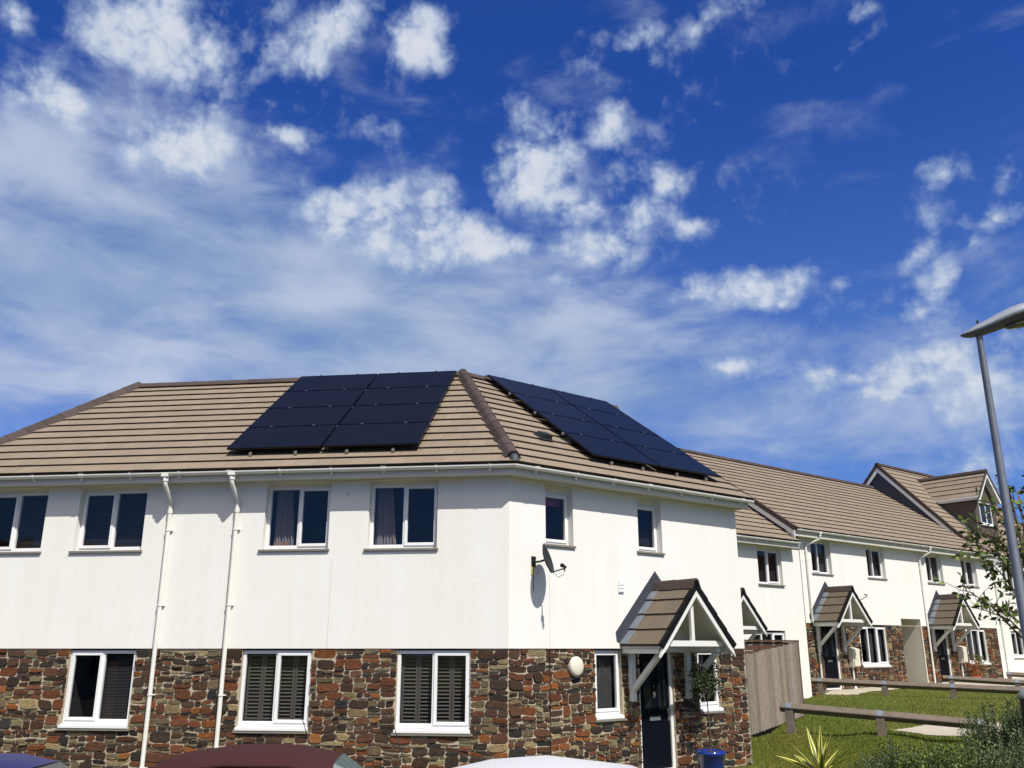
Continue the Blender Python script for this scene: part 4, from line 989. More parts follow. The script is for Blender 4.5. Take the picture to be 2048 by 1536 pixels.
# brown fence further back
a = pt(1478, 1283, 24.5); b = pt(1594, 1281, 26.5)
bf = empty('wooden_fence', (a.x, a.y, -1.9), 0, 'dark brown horizontal-board fence behind the grey boarded fence, only its top showing', 'fence')
h2 = (b-a).normalized(); n2 = Vector((h2.y, -h2.x, 0)); z = -1.85; g = MB(); i = 0
while z < a.z-.02:
    z1 = min(z+.15, a.z); o = n2*(.012*(i % 2)); P = [a+o, b+o]
    vs = [(p.x, p.y, zz) for zz in (z, z1-.008) for p in P]; vs += [(x-n2.x*.025, y-n2.y*.025, zz) for x, y, zz in vs]
    g.add(vs, [(0, 1, 3, 2), (4, 6, 7, 5), (2, 3, 7, 6), (0, 4, 5, 1), (0, 2, 6, 4), (1, 5, 7, 3)]); z += .15; i += 1
g.build('boards', M['browntimber'], bf)
g = MB(); Rz = atan2(h2.y, h2.x); R = Matrix.Translation((a.x, a.y, a.z)) @ Matrix.Rotation(Rz, 4, 'Z'); L_ = (b-a).length
g.box(0, L_, -.06, .06, 0, .05, R)
for k in range(4): g.box(L_*k/3-.05, L_*k/3+.05, -.02, .08, -2, -.0, R)
g.build('capping_and_posts', M['browntimber'], bf)

def kneerail(label, uv0, uv1, y0, y1, nposts, first=0.0, ext=(0.12, 0.3), h=.50):
    A_ = pt(uv0[0], uv0[1], y0); B_ = pt(uv1[0], uv1[1], y1)     # tops of the rail at first and last post
    r = empty('knee_rail', (A_.x, A_.y, ground(A_.x, A_.y)), 0, label, 'low fence', 'low timber knee rails round the lawns')
    t = (B_-A_).normalized(); side = t.cross(Vector((0, 0, 1))).normalized(); L_ = (B_-A_).length
    up = side.cross(t)
    g = MB(); a = A_-t*ext[0]; b = B_+t*ext[1]; w_ = .085
    prof_ = [(-w_, -.035), (0, -.095), (w_, -.035), (w_*.92, .0), (0, .055), (-w_*.92, .0)]
    prof_ = [(-.008, -.145), (.008, -.145), (.095, -.058), (.095, -.042), (.008, .045), (-.008, .045), (-.095, -.042), (-.095, -.058)]
    vs = [p+side*x+up*z for p in (a, b) for x, z in prof_]; m = len(prof_)
    g.add(vs, [(i, (i+1) % m, m+(i+1) % m, m+i) for i in range(m)] + [tuple(range(m-1, -1, -1)), tuple(range(m, 2*m))]); g.build('rail', M['rail'], r)
    Rz = Matrix.Rotation(atan2(t.y, t.x), 4, 'Z')
    for k in range(nposts):
        p = A_.lerp(B_, k/(nposts-1)); gz = ground(p.x, p.y); g = MB(); g.box(-.08, .08, -.08, .08, gz-.15, p.z-.085, Matrix.Translation((p.x, p.y, 0)) @ Rz); g.build('post', M['rail'], r, bevel=.008)
        g = MB(); sp_ = [(.099, -.06), (.099, -.04), (.008, .050), (-.008, .050), (-.099, -.04), (-.099, -.06)]; vs = [p+t*k_+side*x+up*z for k_ in (-.06, .06) for x, z in sp_]; g.add(vs, [(i, i+1, 7+i, 6+i) for i in range(5)]); g.build('strap', M['zinc'], r)
kneerail('nearest low timber knee rail, running in front of the fence to the shrubs', (1578, 1410), (1958, 1443), 19.6, 18.0, 3, ext=(.18, .1))
kneerail('middle low timber knee rail, starting at the first terrace door and crossing the lawn', (1640, 1359), (2052, 1378), 28.3, 25.6, 4, ext=(.25, 1.2))
kneerail('farther short timber knee rail beyond the middle one, in front of the second terrace door', (1902, 1354), (2034, 1362), 31.5, 30.6, 2, ext=(.25, 1.5))
kneerail('farthest dark red-brown knee rail in front of the tall house', (2018, 1346), (2075, 1349), 38.0, 37.5, 2, ext=(.1, 1.5))

# ================================================================== METER BOXES, PLANT POTS
def meter(s, z, label):
    m = empty('meter_box', FT @ Vector((s, 0, z)), 0, label, 'meter box', 'utility meter boxes on the terrace')
    g = MB(FT); g.add([(s-.20, -.16, z), (s+.20, -.16, z), (s+.20, 0, z), (s-.20, 0, z), (s-.20, -.20, z+.60), (s+.20, -.20, z+.60), (s+.20, 0, z+.66), (s-.20, 0, z+.66)],
      [(0, 1, 5, 4), (1, 2, 6, 5), (3, 0, 4, 7), (4, 5, 6, 7), (3, 2, 1, 0)]); g.build('box', M['cream'], m, bevel=.008)
    g = MB(FT); g.box(s-.17, s+.17, -.205, -.185, z+.04, z+.56); g.build('cover', M['cream'], m, bevel=.004)
    g = MB(FT); g.tube([(s-.08, -.05, z), (s-.08, -.05, z-.85)], .03, 8); g.build('conduit', M['pvc'], m)
    g = MB(FT); g.box(s-.0, s+.09, -.04, -.0, z-.85, z-.55); g.build('duct_cover', M['gutter'], m)
meter(19.62, -.62, 'cream meter box on the stone wall beside the first terrace door'); meter(27.25, -.55, 'cream meter box on the stone wall beside the second terrace door')

def leafball(mb, c, r, n, ls, cols, rnd, flat=1.0, shell=.35, droop=0.0, aspect=2.2):
    for _ in range(n):
        while True:
            v = Vector((rnd.uniform(-1, 1), rnd.uniform(-1, 1), rnd.uniform(-1, 1)))
            if shell < v.length < 1: break
        p = Vector(c)+Vector((v.x*r, v.y*r, v.z*r*flat)); leaf(mb, p, (v.normalized()+Vector((rnd.uniform(-.9, .9), rnd.uniform(-.9, .9), rnd.uniform(-.6, .9)-droop))).normalized(), ls*rnd.uniform(.6, 1.25), cols, rnd, aspect)
def leaf(mb, p, d, l, cols, rnd, aspect=2.2):
    s = d.cross(Vector((rnd.uniform(-1, 1), rnd.uniform(-1, 1), rnd.uniform(-1, 1)))).normalized(); nn = s.cross(d)
    w = l/aspect/2*2*.5
    c = rnd.choice(cols); k = rnd.uniform(.7, 1.35); mb.col = (c[0]*k, c[1]*k, c[2]*k)
    b = p+d*(l*.5)+nn*(l*.07); mb.add([p, b-s*w, p+d*l, b+s*w, p+d*(l*.55)-nn*(l*.0)], [(0, 1, 4), (1, 2, 4), (2, 3, 4), (3, 0, 4)])
GR = [(.045, .075, .016), (.03, .055, .014), (.075, .11, .022), (.02, .04, .012)]
# bay tree in the blue pot
P = onB(1421, 1501, .55)
pb = empty('potted_tree', (P.x, P.y, -2.31), 0, 'small clipped tree in a glossy blue pot beside the navy front door', 'potted plant')
g = MB(Matrix.Translation((P.x, P.y, 0))); zt = P.z; r = .25
g.lathe([(0, -2.31), (r*.72, -2.31), (r*.86, -2.2), (r*1.0, zt-.08), (r*1.08, zt-.07), (r*1.08, zt), (r*.95, zt), (r*.93, zt-.06), (0, zt-.06)], 32); g.build('pot', M['bluepot'], pb, smooth=True)
g = MB(Matrix.Translation((P.x, P.y, 0))); g.lathe([(r*.93, zt-.03), (0.001, zt-.02)], 20); g.build('soil', M['soil'], pb)
rnd = random.Random(12); cz = -.62
g = MB(); g.tube([(P.x, P.y, zt-.05), (P.x+.01, P.y, zt+.4), (P.x-.01, P.y, cz-.25)], .016, 8, r1=.010)
for k in range(14):
    th = rnd.uniform(0, 2*pi); e = Vector((cos(th)*rnd.uniform(.12, .32), sin(th)*rnd.uniform(.12, .32), rnd.uniform(-.2, .3))); g.tube([(P.x, P.y, cz-.28), Vector((P.x, P.y, cz-.1))+e*.5, Vector((P.x, P.y, cz))+e], .007, 5, r1=.003)
g.build('trunk', M['bark'], pb, smooth=True)
g = MB()
for k in range(17):
    th = rnd.uniform(0, 2*pi); rr = rnd.uniform(.05, .27); leafball(g, (P.x+cos(th)*rr, P.y+sin(th)*rr, cz+rnd.uniform(-.24, .26)), rnd.uniform(.10, .17), 80, .075, [(.02, .035, .012), (.03, .05, .015), (.05, .07, .02)], rnd, shell=.1, aspect=2.8)
g.build('crown', M['leaf'], pb)
def smallpot(P, label, colm, potm, h):
    e = empty('potted_plant', P, 0, label, 'potted plant'); g = MB(Matrix.Translation(P)); g.lathe([(0, 0), (.13, 0), (.17, .26), (.15, .26), (0, .24)], 18); g.build('pot', potm, e, smooth=True)
    rn = random.Random(len(label)); g = MB()
    for k in range(9): leafball(g, (P[0]+rn.uniform(-.12, .12), P[1]+rn.uniform(-.12, .12), P[2]+.3+rn.uniform(0, h)), .13, 60, .07, colm, rn, shell=.1)
    g.build('foliage', M['leaf'], e)
q = FT @ Vector((26.75, -.75, 0)); smallpot((q.x, q.y, -1.27), 'bright orange potted plant in front of the second terrace door', [(.42, .11, .02), (.3, .07, .02), (.12, .06, .02)], M['orangepot'], .42)
q = FT @ Vector((27.6, -.5, 0)); smallpot((q.x, q.y, -1.27), 'yellow-green potted shrub below the second meter box', [(.26, .2, .03), (.12, .12, .03), (.06, .09, .02)], M['soil'], .7)

# ================================================================== LAMP POST, DOME, SCAFFOLD
LX, LY, LZ = 5.32, 9.5, 3.47
lp = empty('street_lamp', (LX, LY, ground(LX, LY)), 0, 'tall grey galvanised street lamp with a curved lantern at the right edge', 'street lamp')
g = MB(); g.tube([(LX, LY, ground(LX, LY)-.1), (LX, LY, -1.0), (LX, LY, -.95), (LX, LY, LZ)], [.085, .084, .0575, .034], 24)
g.build('column', M['galv'], lp, smooth=True)
hdv = Vector((sin(radians(108)), cos(radians(108)), .20)).normalized(); sv = hdv.cross(Vector((0, 0, 1))).normalized(); uv_ = sv.cross(hdv)
def HP(t, y, z): return Vector((LX, LY, LZ)) + hdv*t + sv*y + uv_*z
def loft(mb, secs, n):
    vs = [v for s in secs for v in s]; mb.add(vs, [(i*n+j, i*n+(j+1) % n, (i+1)*n+(j+1) % n, (i+1)*n+j) for i in range(len(secs)-1) for j in range(n)] + [tuple(range(n-1, -1, -1)), tuple(range((len(secs)-1)*n, len(secs)*n))])
top = []; und = []
for t, w_, zt, zb in ((-.19, .02, .012, .0), (-.15, .05, .024, -.006), (-.09, .072, .045, -.012), (0, .09, .075, -.012), (.12, .105, .10, .0), (.25, .125, .135, .015), (.38, .14, .165, .03), (.50, .145, .175, .035), (.62, .135, .165, .03), (.72, .11, .135, .02), (.79, .07, .09, .01), (.81, .02, .05, .01)):
    k = 13; top.append([HP(t, w_*cos(pi*j/(k-1)), zb+(zt-zb)*sin(pi*j/(k-1))**.7) for j in range(k)])
    und.append([HP(t, w_*.93, zb+.004), HP(t, w_*.6, zb-.045*min(1, w_/.1)), HP(t, -w_*.6, zb-.045*min(1, w_/.1)), HP(t, -w_*.93, zb+.004)])
g = MB(); loft(g, top, 13); o = g.build('canopy_cover', M['lamp'], lp, smooth=True)
g = MB(); loft(g, und, 4); g.build('underside', M['lampunder'], lp)
g = MB(); bw = [[HP(t, w_*cos(2*pi*j/12), -.035-.0+d_*(-1 if 1 else 1)+.02*sin(2*pi*j/12)) for j in range(12)] for t, w_, d_ in ((.27, .02, .0), (.32, .075, .02), (.42, .10, .03), (.55, .10, .03), (.66, .075, .02), (.71, .02, .0))]
loft(g, bw, 12); g.build('lens', M['lampglass'], lp, smooth=True)
g = MB(); g.tube([(LX, LY, LZ-.04), HP(.0, 0, .0)], .043, 16); g.build('collar', M['lampunder'], lp, smooth=True)
g = MB(); g.tube([HP(.02, .02, .06), HP(.02, .02, .06)+Vector((-.01, 0, .055))], .012, 8); g.build('photocell', M['black'], lp)
q = pt(2056, 1376, 15.5)
bn = empty('litter_bin', (q.x, q.y, ground(q.x, q.y)), 0, 'dark post-like bin with a grey-green domed lid behind the shrubs at the right edge', 'bin')
g = MB(Matrix.Translation((q.x, q.y, 0))); g.lathe([(0.001, q.z), (.07, q.z-.012), (.13, q.z-.05), (.17, q.z-.11), (.18, q.z-.16), (.175, q.z-.17), (0.001, q.z-.17)], 24); g.build('lid', M['greenlid'], bn, smooth=True)
g = MB(Matrix.Translation((q.x, q.y, 0))); gz = ground(q.x, q.y); g.lathe([(.155, q.z-.17), (.155, gz), (0.001, gz)], 24); g.build('body', M['black'], bn, smooth=True)
sc_ = FT @ Vector((44.5, 6.5, 0))
for i, (u, v) in enumerate(((2019, 990), (2037, 991))):
    p = pt(u, v, 44.0+i*.6); e = empty('scaffold_pole', (p.x, p.y, -1.2), 0, ('scaffold pole beyond the roofs, the left of two' if i == 0 else 'red-capped scaffold pole beyond the roofs, the right of two'), 'scaffold pole', 'scaffold poles beyond the roofs')
    g = MB(); g.tube([(p.x, p.y, -1.2), (p.x, p.y, p.z)], .03, 10); g.build('tube', M['scaff'], e, smooth=True)
    g = MB(); z = p.z-.45
    while z > 2: g.lathe([(.03, 0), (.055, .01), (.055, .09), (.03, .1)], 8, Matrix.Translation((p.x, p.y, z))); g.box(p.x-.02, p.x+.14, p.y-.02, p.y+.02, z+.03, z+.07); z -= .62
    g.build('coupler', M['scaff'], e)
    if i: g = MB(); g.tube([(p.x, p.y, p.z), (p.x, p.y, p.z-.5)], .036, 10); g.build('cap', M['scaffred'], e)

# ================================================================== YOUNG TREE
rnd = random.Random(5)
tx, ty = pt(2085, 1300, 12.2).x, 12.2
tr = empty('young_tree', (tx, ty, ground(tx, ty)), 0, 'young broad-leaved tree behind the lamp post at the right edge', 'tree')
wood = MB(); fol = MB(); tips = []
tops = Vector((tx-.05, ty, 1.5)); wood.tube([(tx, ty, ground(tx, ty)-.1), (tx+.02, ty, -1.2), (tx-.03, ty, 0), tops, (tx-.1, ty, 2.1)], [.05, .045, .035, .022, .008], 8)
def uvp(u, v, dy=0): return pt(u, v, ty+dy)
limbs = [((tx-.01, ty, -.10), [(2030, 1262), (1985, 1215), (1942, 1185), (1915, 1178)], -.3), ((tx-.01, ty, -.05), [(2020, 1240), (1975, 1222), (1950, 1216)], .2), ((tx-.02, ty, .2), [(2035, 1190), (2005, 1150), (1985, 1128), (1958, 1122)], .3),
         ((tx-.02, ty, .5), [(2035, 1160), (1995, 1110), (1950, 1090), (1925, 1098)], -.1), ((tx-.03, ty, .8), [(2030, 1110), (1990, 1075), (1958, 1062), (1935, 1066)], .15), ((tx-.03, ty, 1.0), [(2030, 1070), (2000, 1030), (1975, 1005)], -.2),
         ((tx-.05, ty, 1.3), [(2050, 1040), (2030, 1000), (2015, 985)], .1), ((tx-.02, ty, .1), [(2040, 1245), (2010, 1222), (1988, 1208)], -.5), ((tx, ty, .3), [(2110, 1180), (2150, 1120)], 0), ((tx, ty, .9), [(2110, 1080), (2140, 1030)], .2), ((tx, ty, 1.2), [(2075, 1020), (2060, 970)], .2),
         ((tx-.03, ty, .65), [(2040, 1140), (2012, 1110), (1990, 1085)], .4), ((tx-.03, ty, .9), [(2045, 1100), (2015, 1060), (2000, 1045)], -.4)]
LC = [(.07, .11, .02), (.10, .15, .025), (.14, .19, .035), (.18, .19, .045), (.11, .085, .03), (.045, .075, .018), (.09, .13, .022)]
for st_, uvs, dy in limbs:
    pts = [Vector(st_)] + [uvp(u, v, dy*(i+1)/len(uvs)) for i, (u, v) in enumerate(uvs)]
    wood.tube(pts, .016, 6, r1=.004)
    for i in range(1, len(pts)):
        a, b = pts[i-1], pts[i]; nn = 7 if i > 1 else 2
        for k in range(nn):
            p = a.lerp(b, (k+rnd.random())/nn); e = p+Vector((rnd.uniform(-.22, .12), rnd.uniform(-.25, .25), rnd.uniform(-.14, .26)))
            wood.tube([p, p.lerp(e, .5)+Vector((0, 0, .015)), e], .005, 4, r1=.002)
            for _ in range(rnd.choice((2, 3, 4, 6))):
                q = p.lerp(e, rnd.uniform(.3, 1.05)); d_ = (e-p).normalized()*.7+Vector((rnd.uniform(-1, 1), rnd.uniform(-1, 1), rnd.uniform(-.9, .7))); leaf(fol, q, d_.normalized(), rnd.uniform(.065, .12), LC, rnd, 1.75)
wood.build('trunk', M['bark'], tr, smooth=True); fol.build('crown', M['leaf'], tr)

# ================================================================== FOREGROUND PLANTS
def blades(mb, c, n, h, w, spread, rnd, cols, curve=.4, fold=.25, edge=None, minel=15, maxel=88):
    for i in range(n):
        th = 2*pi*i/n*2.399*3+rnd.uniform(-.2, .2); el = radians(rnd.uniform(minel, maxel)); L_ = h*rnd.uniform(.7, 1.1); dr = Vector((cos(th)*cos(el), sin(th)*cos(el), sin(el))); s_ = Vector((-sin(th), cos(th), 0))
        tw_ = rnd.uniform(-.5, .5); s_ = (s_*cos(tw_)+dr.cross(s_)*sin(tw_)).normalized(); up = s_.cross(dr)
        if up.z < 0: up = -up
        K = 8; ls = []
        cv = curve*rnd.uniform(.1, 1.0)
        for k in range(K+1):
            t = k/K; p = Vector(c)+dr*(L_*t)-Vector((0, 0, 1))*(cv*L_*.35*t*t*cos(el)); ww = w*(min(1, .55+t*1.6) if t < .3 else (1-((t-.3)/.7)**1.7))*.5+.001
            ls.append((p-s_*ww+up*(ww*fold), p-s_*ww*.45+up*(ww*fold*.3), p, p+s_*ww*.45+up*(ww*fold*.3), p+s_*ww+up*(ww*fold)))
        for k in range(K):
            for j in range(4):
                mb.col = edge if (edge and j in (0, 3)) else cols[i % len(cols)]
                mb.add([ls[k][j], ls[k][j+1], ls[k+1][j+1], ls[k+1][j]], [(0, 1, 2, 3)])
p = pt(1642, 1548, 16.0); 
ag = empty('spiky_plant', (p.x, p.y, ground(p.x, p.y)), 0, 'spiky plant with yellow-edged green leaves at the bottom edge of the lawn', 'plant'); rnd = random.Random(8)
gz = ground(p.x, p.y); g = MB(); blades(g, (p.x, p.y, max(gz, p.z)-.02), 19, .80, .10, 0, rnd, [(.07, .11, .04), (.09, .13, .045)], curve=.5, edge=(.66, .62, .13), minel=18, maxel=86); g.build('leaves', M['leaf'], ag)
g = MB(); g.lathe([(.09, gz), (.07, p.z)], 10, Matrix.Translation((p.x, p.y, 0))); g.build('stem', M['bark'], ag)

def sprigs(mb, c, r, h, n, rnd, cols, ll=.035, lean=.35, wood_=None):
    for _ in range(n):
        a = rnd.uniform(0, 2*pi); rr = r*sqrt(rnd.random()); b = Vector((c[0]+cos(a)*rr*.6, c[1]+sin(a)*rr*.6, c[2])); H = h*rnd.uniform(.45, 1.08)*(1-.35*(rr/r)**2)
        e = Vector((c[0]+cos(a)*rr*1.05+rnd.uniform(-lean, lean)*.2, c[1]+sin(a)*rr*1.05+rnd.uniform(-lean, lean)*.2, c[2]+H))
        if wood_: wood_.tube([b, b.lerp(e, .6), e], .006, 4, r1=.002)
        k = int(H*34); ax = (e-b).normalized()
        for i in range(k):
            t = .30+.72*i/k; q = b.lerp(e, t); th = i*2.4; d_ = (Vector((cos(th), sin(th), 0))+ax*rnd.uniform(.6, 1.4)).normalized(); leaf(mb, q, d_, ll*rnd.uniform(.7, 1.3), cols, rnd, 2.5)
RS = [(.05, .09, .035), (.07, .12, .045), (.10, .15, .06), (.035, .065, .025), (.08, .13, .03)]
def shrub(u, v, y, r, h, n, label, cols, seed, ll=.052, lean=.35, grp='shrubs in the border'):
    p = pt(u, v, y); gz = ground(p.x, p.y); rn = random.Random(seed); h = p.z-gz
    e = empty('shrub', (p.x, p.y, gz), 0, label, 'shrub', grp); wd_ = MB(); fo = MB(); sprigs(fo, (p.x, p.y, gz), r, h, n, rn, cols, ll, lean, wd_)
    wd_.build('stems', M['bark'], e); fo.build('foliage', M['leaf'], e)
shrub(1990, 1403, 16.5, .62, 1, 300, 'tall dark grey-green shrub in front of the end of the nearest rail', RS, 1)
shrub(2062, 1390, 15.8, .6, 1, 270, 'tall dark shrub at the right edge beside the domed bin', RS, 2)
shrub(1790, 1478, 15.6, .42, 1, 120, 'dark upright shrub tuft left of the other shrubs, in the middle of the border', RS, 3)
shrub(1738, 1503, 15.2, .34, 1, 90, 'lowest dark shrub at the left end of the border, right of the spiky plant', RS, 4)
shrub(1862, 1486, 15.0, .5, 1, 210, 'mid-green small-leaved shrub between the dark tuft and the tall shrubs', [(.12, .19, .035), (.17, .23, .045), (.08, .13, .03), (.06, .10, .03)], 5, ll=.055)
shrub(1945, 1475, 14.6, .55, 1, 260, 'bright olive-green leafy shrub in front of the tall dark one', [(.11, .17, .035), (.18, .23, .05), (.075, .12, .035)], 6, ll=.052)
shrub(2030, 1462, 14.0, .6, 1, 280, 'grey-green feathery shrub in the bottom right corner', [(.11, .16, .06), (.08, .12, .045), (.15, .20, .08)], 7, ll=.048)
# lawn grass: uncountable
rnd = random.Random(77); g = MB(); cnt = 0
while cnt < 60000:
    u = rnd.uniform(1470, 2070); v = 1376+(1545-1376)*rnd.random()**.8
    r_ = ray(u, v); y = 13+0*rnd.random()
    # march to the lawn
    p = None; y = 15.5
    lo_, hi_ = 9.0, 40.0
    if (r_*(hi_/r_.y)).z > ground((r_*(hi_/r_.y)).x, hi_): continue
    for _ in range(9):
        mid = (lo_+hi_)/2; q = r_*(mid/r_.y)
        if q.z < ground(q.x, q.y): hi_ = mid
        else: lo_ = mid
    q = r_*(hi_/r_.y); L1_ = FB.inverted() @ q; L2_ = FT.inverted() @ q
    if L1_.y > -.25 and L1_.x < SB+.1: continue
    if L2_.y > -1.2 and L2_.x > 17.3: continue
    if L2_.y > -.05: continue
    if 24.5 < L2_.x < 26.3 and L2_.y < -1: continue
    cnt += 1
    hgt = rnd.uniform(.02, .05)*(1.6 if rnd.random() < .06 else 1); a = rnd.uniform(0, 2*pi); w_ = rnd.uniform(.008, .016)
    k = rnd.uniform(.7, 1.3); n_ = mn.noise(Vector((q.x*.6, q.y*.6, 2)))+.8*mn.noise(Vector((q.x*.2, q.y*.25, 5)))+rnd.uniform(-.15, .15); c = (.115, .155, .022) if n_ < .0 else (.185, .185, .036)
    g.col = (c[0]*k, c[1]*k, c[2]*k)
    lx, ly = rnd.uniform(-.02, .02), rnd.uniform(-.02, .02)
    g.add([(q.x-cos(a)*w_, q.y-sin(a)*w_, q.z-.01), (q.x+cos(a)*w_, q.y+sin(a)*w_, q.z-.01), (q.x+lx, q.y+ly, q.z+hgt)], [(0, 1, 2)])
pathpoly = inpoly([(p_.x, p_.y) for p_ in (gpt(*q_) for q_ in [(1782, 1461), (1868, 1446), (1990, 1446), (2080, 1452), (2080, 1480), (1960, 1475), (1850, 1471)])])
keep = [i for i, f in enumerate(g.f) if not pathpoly(g.v[f[0]].x, g.v[f[0]].y)]
g.f = [g.f[i] for i in keep]; g.m = [g.m[i] for i in keep]; g.c = [g.c[i] for i in keep]
tag(g.build('grass', M['leaf']), kind='stuff')

# ================================================================== CARS
def car(loc, rz, label, paintm, L_=3.9, W_=1.7, H_=1.42, roofm=None, ant=None, soft=False, rp=None):
    F = Matrix.Translation(loc) @ Matrix.Rotation(rz, 4, 'Z')
    e = empty('parked_car', loc, rz, label, 'car', 'cars parked in front of the corner house')
    # lower body: loft of sections along x
    def sec(x, zb, zt, w, n=18):
        return [Vector((x, w*math.copysign(abs(cos(t))**.45, cos(t)), (zb+zt)/2+(zt-zb)/2*math.copysign(abs(sin(t))**.5, sin(t)))) for t in [2*pi*i/n for i in range(n)]]
    h = L_/2; S_ = [sec(-h, .42, .72, W_*.36), sec(-h+.08, .30, .84, W_*.44), sec(-h+.35, .22, .93, W_*.485), sec(-h+.9, .2, .96, W_*.5), sec(0, .2, .95, W_*.5), sec(h-1.3, .2, .95, W_*.5), sec(h-.6, .22, .86, W_*.48), sec(h-.18, .26, .72, W_*.44), sec(h, .36, .62, W_*.36)]
    g = MB(F); loft(g, S_, 18); g.build('body', paintm, e, smooth=True)
    rp = rp or [(-h+.25, .93, .62), (-h+.42, H_-.20, .56), (-h+.75, H_-.05, .53), (-.35, H_, .54), (.25, H_-.02, .55), (.55, H_-.10, .56), (h-1.05, .95, .64)]
    def rsec(x, z, w, n=11, t0=.0, th=.05):
        return [Vector((x, w*W_*.55*math.copysign(abs(cos(t))**.55, cos(t)), z-.10+ .10*abs(sin(t))**.8)) for t in [pi*i/(n-1) for i in range(n)]]
    n = 11; rs = [rsec(x, z, w*1.2) for x, z, w in rp[1:-1]]
    vs = [v for s in rs for v in s]; g = MB(F); m_ = len(rs)
    g.add(vs, [(i*n+j, i*n+j+1, (i+1)*n+j+1, (i+1)*n+j) for i in range(m_-1) for j in range(n-1)])
    # inner lining gives the roof its thickness
    g.add([v-Vector((0, 0, .035)) for v in vs], [((i+1)*n+j, (i+1)*n+j+1, i*n+j+1, i*n+j) for i in range(m_-1) for j in range(n-1)])
    ro = g.build('roof', roofm or paintm, e, smooth=True)
    # belt points under each roof section, pillars and side glass
    belt = [Vector((x, W_*.455, .93)) for x in (rp[0][0], rp[0][0]+.3, -.5, .25, rp[-1][0]-.25, rp[-1][0])]
    for sg in (-1, 1):
        tops_ = [Vector((s[0 if sg > 0 else -1].x, s[0 if sg > 0 else -1].y, s[0 if sg > 0 else -1].z)) for s in rs]
        gl = MB(F); pts = [Vector((rp[0][0]+.10, sg*W_*.45, .92))] + [t-Vector((0, 0, .01)) for t in tops_] + [Vector((rp[-1][0]-.08, sg*W_*.45, .92))]
        gl.poly(pts if sg < 0 else pts[::-1]); gl.build('side_window', M['reflectglass' if soft else 'doorglass'], e)
        tm = MB(F); tm.tube([Vector((rp[0][0]+.04, sg*W_*.452, .93))] + tops_ + [Vector((rp[-1][0], sg*W_*.452, .93))], .030, 6); tm.build('pillar_and_rail', paintm if not soft else (roofm or paintm), e, smooth=True)
        sl = MB(F); sl.tube([Vector((rp[0][0]+.12, sg*W_*.456, .93))] + [t-Vector((0, -sg*.004, .045)) for t in tops_] + [Vector((rp[-1][0]-.1, sg*W_*.456, .93))], .014, 6); sl.tube([Vector((0.15, sg*W_*.456, .92)), Vector((.12, tops_[2].y+sg*.0, tops_[2].z-.03))], .022, 6); sl.build('window_seal', M['trim'], e, smooth=True)
        mi = MB(F); mi.add([v for s in [[Vector((x, sg*(W_*.5+y), z)) for y, z in ((0.0, .95), (.16, .95), (.18, 1.04), (.02, 1.06))] for x in (.62, .74)] for v in s], [(0, 1, 2, 3), (7, 6, 5, 4), (0, 4, 5, 1), (1, 5, 6, 2), (2, 6, 7, 3), (3, 7, 4, 0)]); mi.build('door_mirror', paintm, e, bevel=.02)
    for (xa, za, wa), s, nm in ((rp[0], rs[0], 'rear_window'), (rp[-1], rs[-1], 'windscreen')):
        gl = MB(F); gl.add([Vector((xa, -W_*.43, .93)), Vector((xa, W_*.43, .93))] + [v for v in s], [(0, 1)+tuple(range(2, 2+n))]); gl.build(nm, M['reflectglass' if soft else 'doorglass'], e)
    for x in (-h+.72, h-.75):
        for sg in (-1, 1):
            R = F @ Matrix.Translation((x, sg*(W_*.5-.10), .31)) @ Matrix.Rotation(radians(90)*sg*-1, 4, 'X')
            g = MB(R); g.lathe([(.20, -.09), (.29, -.10), (.31, -.07), (.31, .07), (.29, .10), (.20, .09)], 24); w_ = g.build('wheel', M['tyre'], e, smooth=True)
            g = MB(R); g.lathe([(.001, .07), (.05, .08), (.19, .06), (.205, .09)], 20); g.build('rim', M['rim'], w_, smooth=True)
    for sg in (-1, 1):
        g = MB(F); g.lathe([(.001, .05), (.07, .04), (.10, 0)], 14, Matrix.Translation((h-.16, sg*W_*.36, .66)) @ Matrix.Rotation(radians(90), 4, 'Y')); g.build('headlight', M['headlight'], e, smooth=True)
        g = MB(F); g.box(-h-.0, -h+.06, sg*W_*.36-.09, sg*W_*.36+.09, .68, .86); g.build('tail_light', M['redlight'], e, bevel=.015)
    if ant:
        g = MB(F); a, b = ant; g.tube([a, Vector(a)+Vector((0, 0, .03)), b], [.014, .006, .003], 6); g.build('aerial', M['black'], e)
    return e
# maroon soft-top
q = pt(520, 1493, 9.6); gl_ = -2.35
HS = q.z-gl_
car((q.x-.02, 9.6, gl_), radians(4), 'maroon car with a dark maroon fabric soft-top roof, parked below the middle downpipe', M['cargrey'], 3.6, 1.64, HS, roofm=M['softtop'], soft=True,
    rp=[(-1.35, .95, .62), (-1.15, HS-.22, .54), (-.75, HS-.07, .55), (-.2, HS, .56), (.4, HS-.015, .56), (.82, HS-.10, .55), (1.25, .96, .64)], ant=((.42, .55, HS-.02), (.28, .60, HS+.36)))
q = pt(-95, 1512, 8.9)
HS2 = q.z-gl_
car((q.x, 8.9, gl_), radians(3), 'shiny blue car at the bottom left corner', M['carblue'], 3.9, 1.7, HS2,
    rp=[(-1.8, .95, .62), (-1.55, HS2-.22, .54), (-1.1, HS2-.06, .55), (-.3, HS2, .56), (.45, HS2-.015, .56), (.80, HS2-.09, .55), (1.30, .96, .64)])
q = pt(1075, 1519, 8.3); HS3 = q.z-gl_
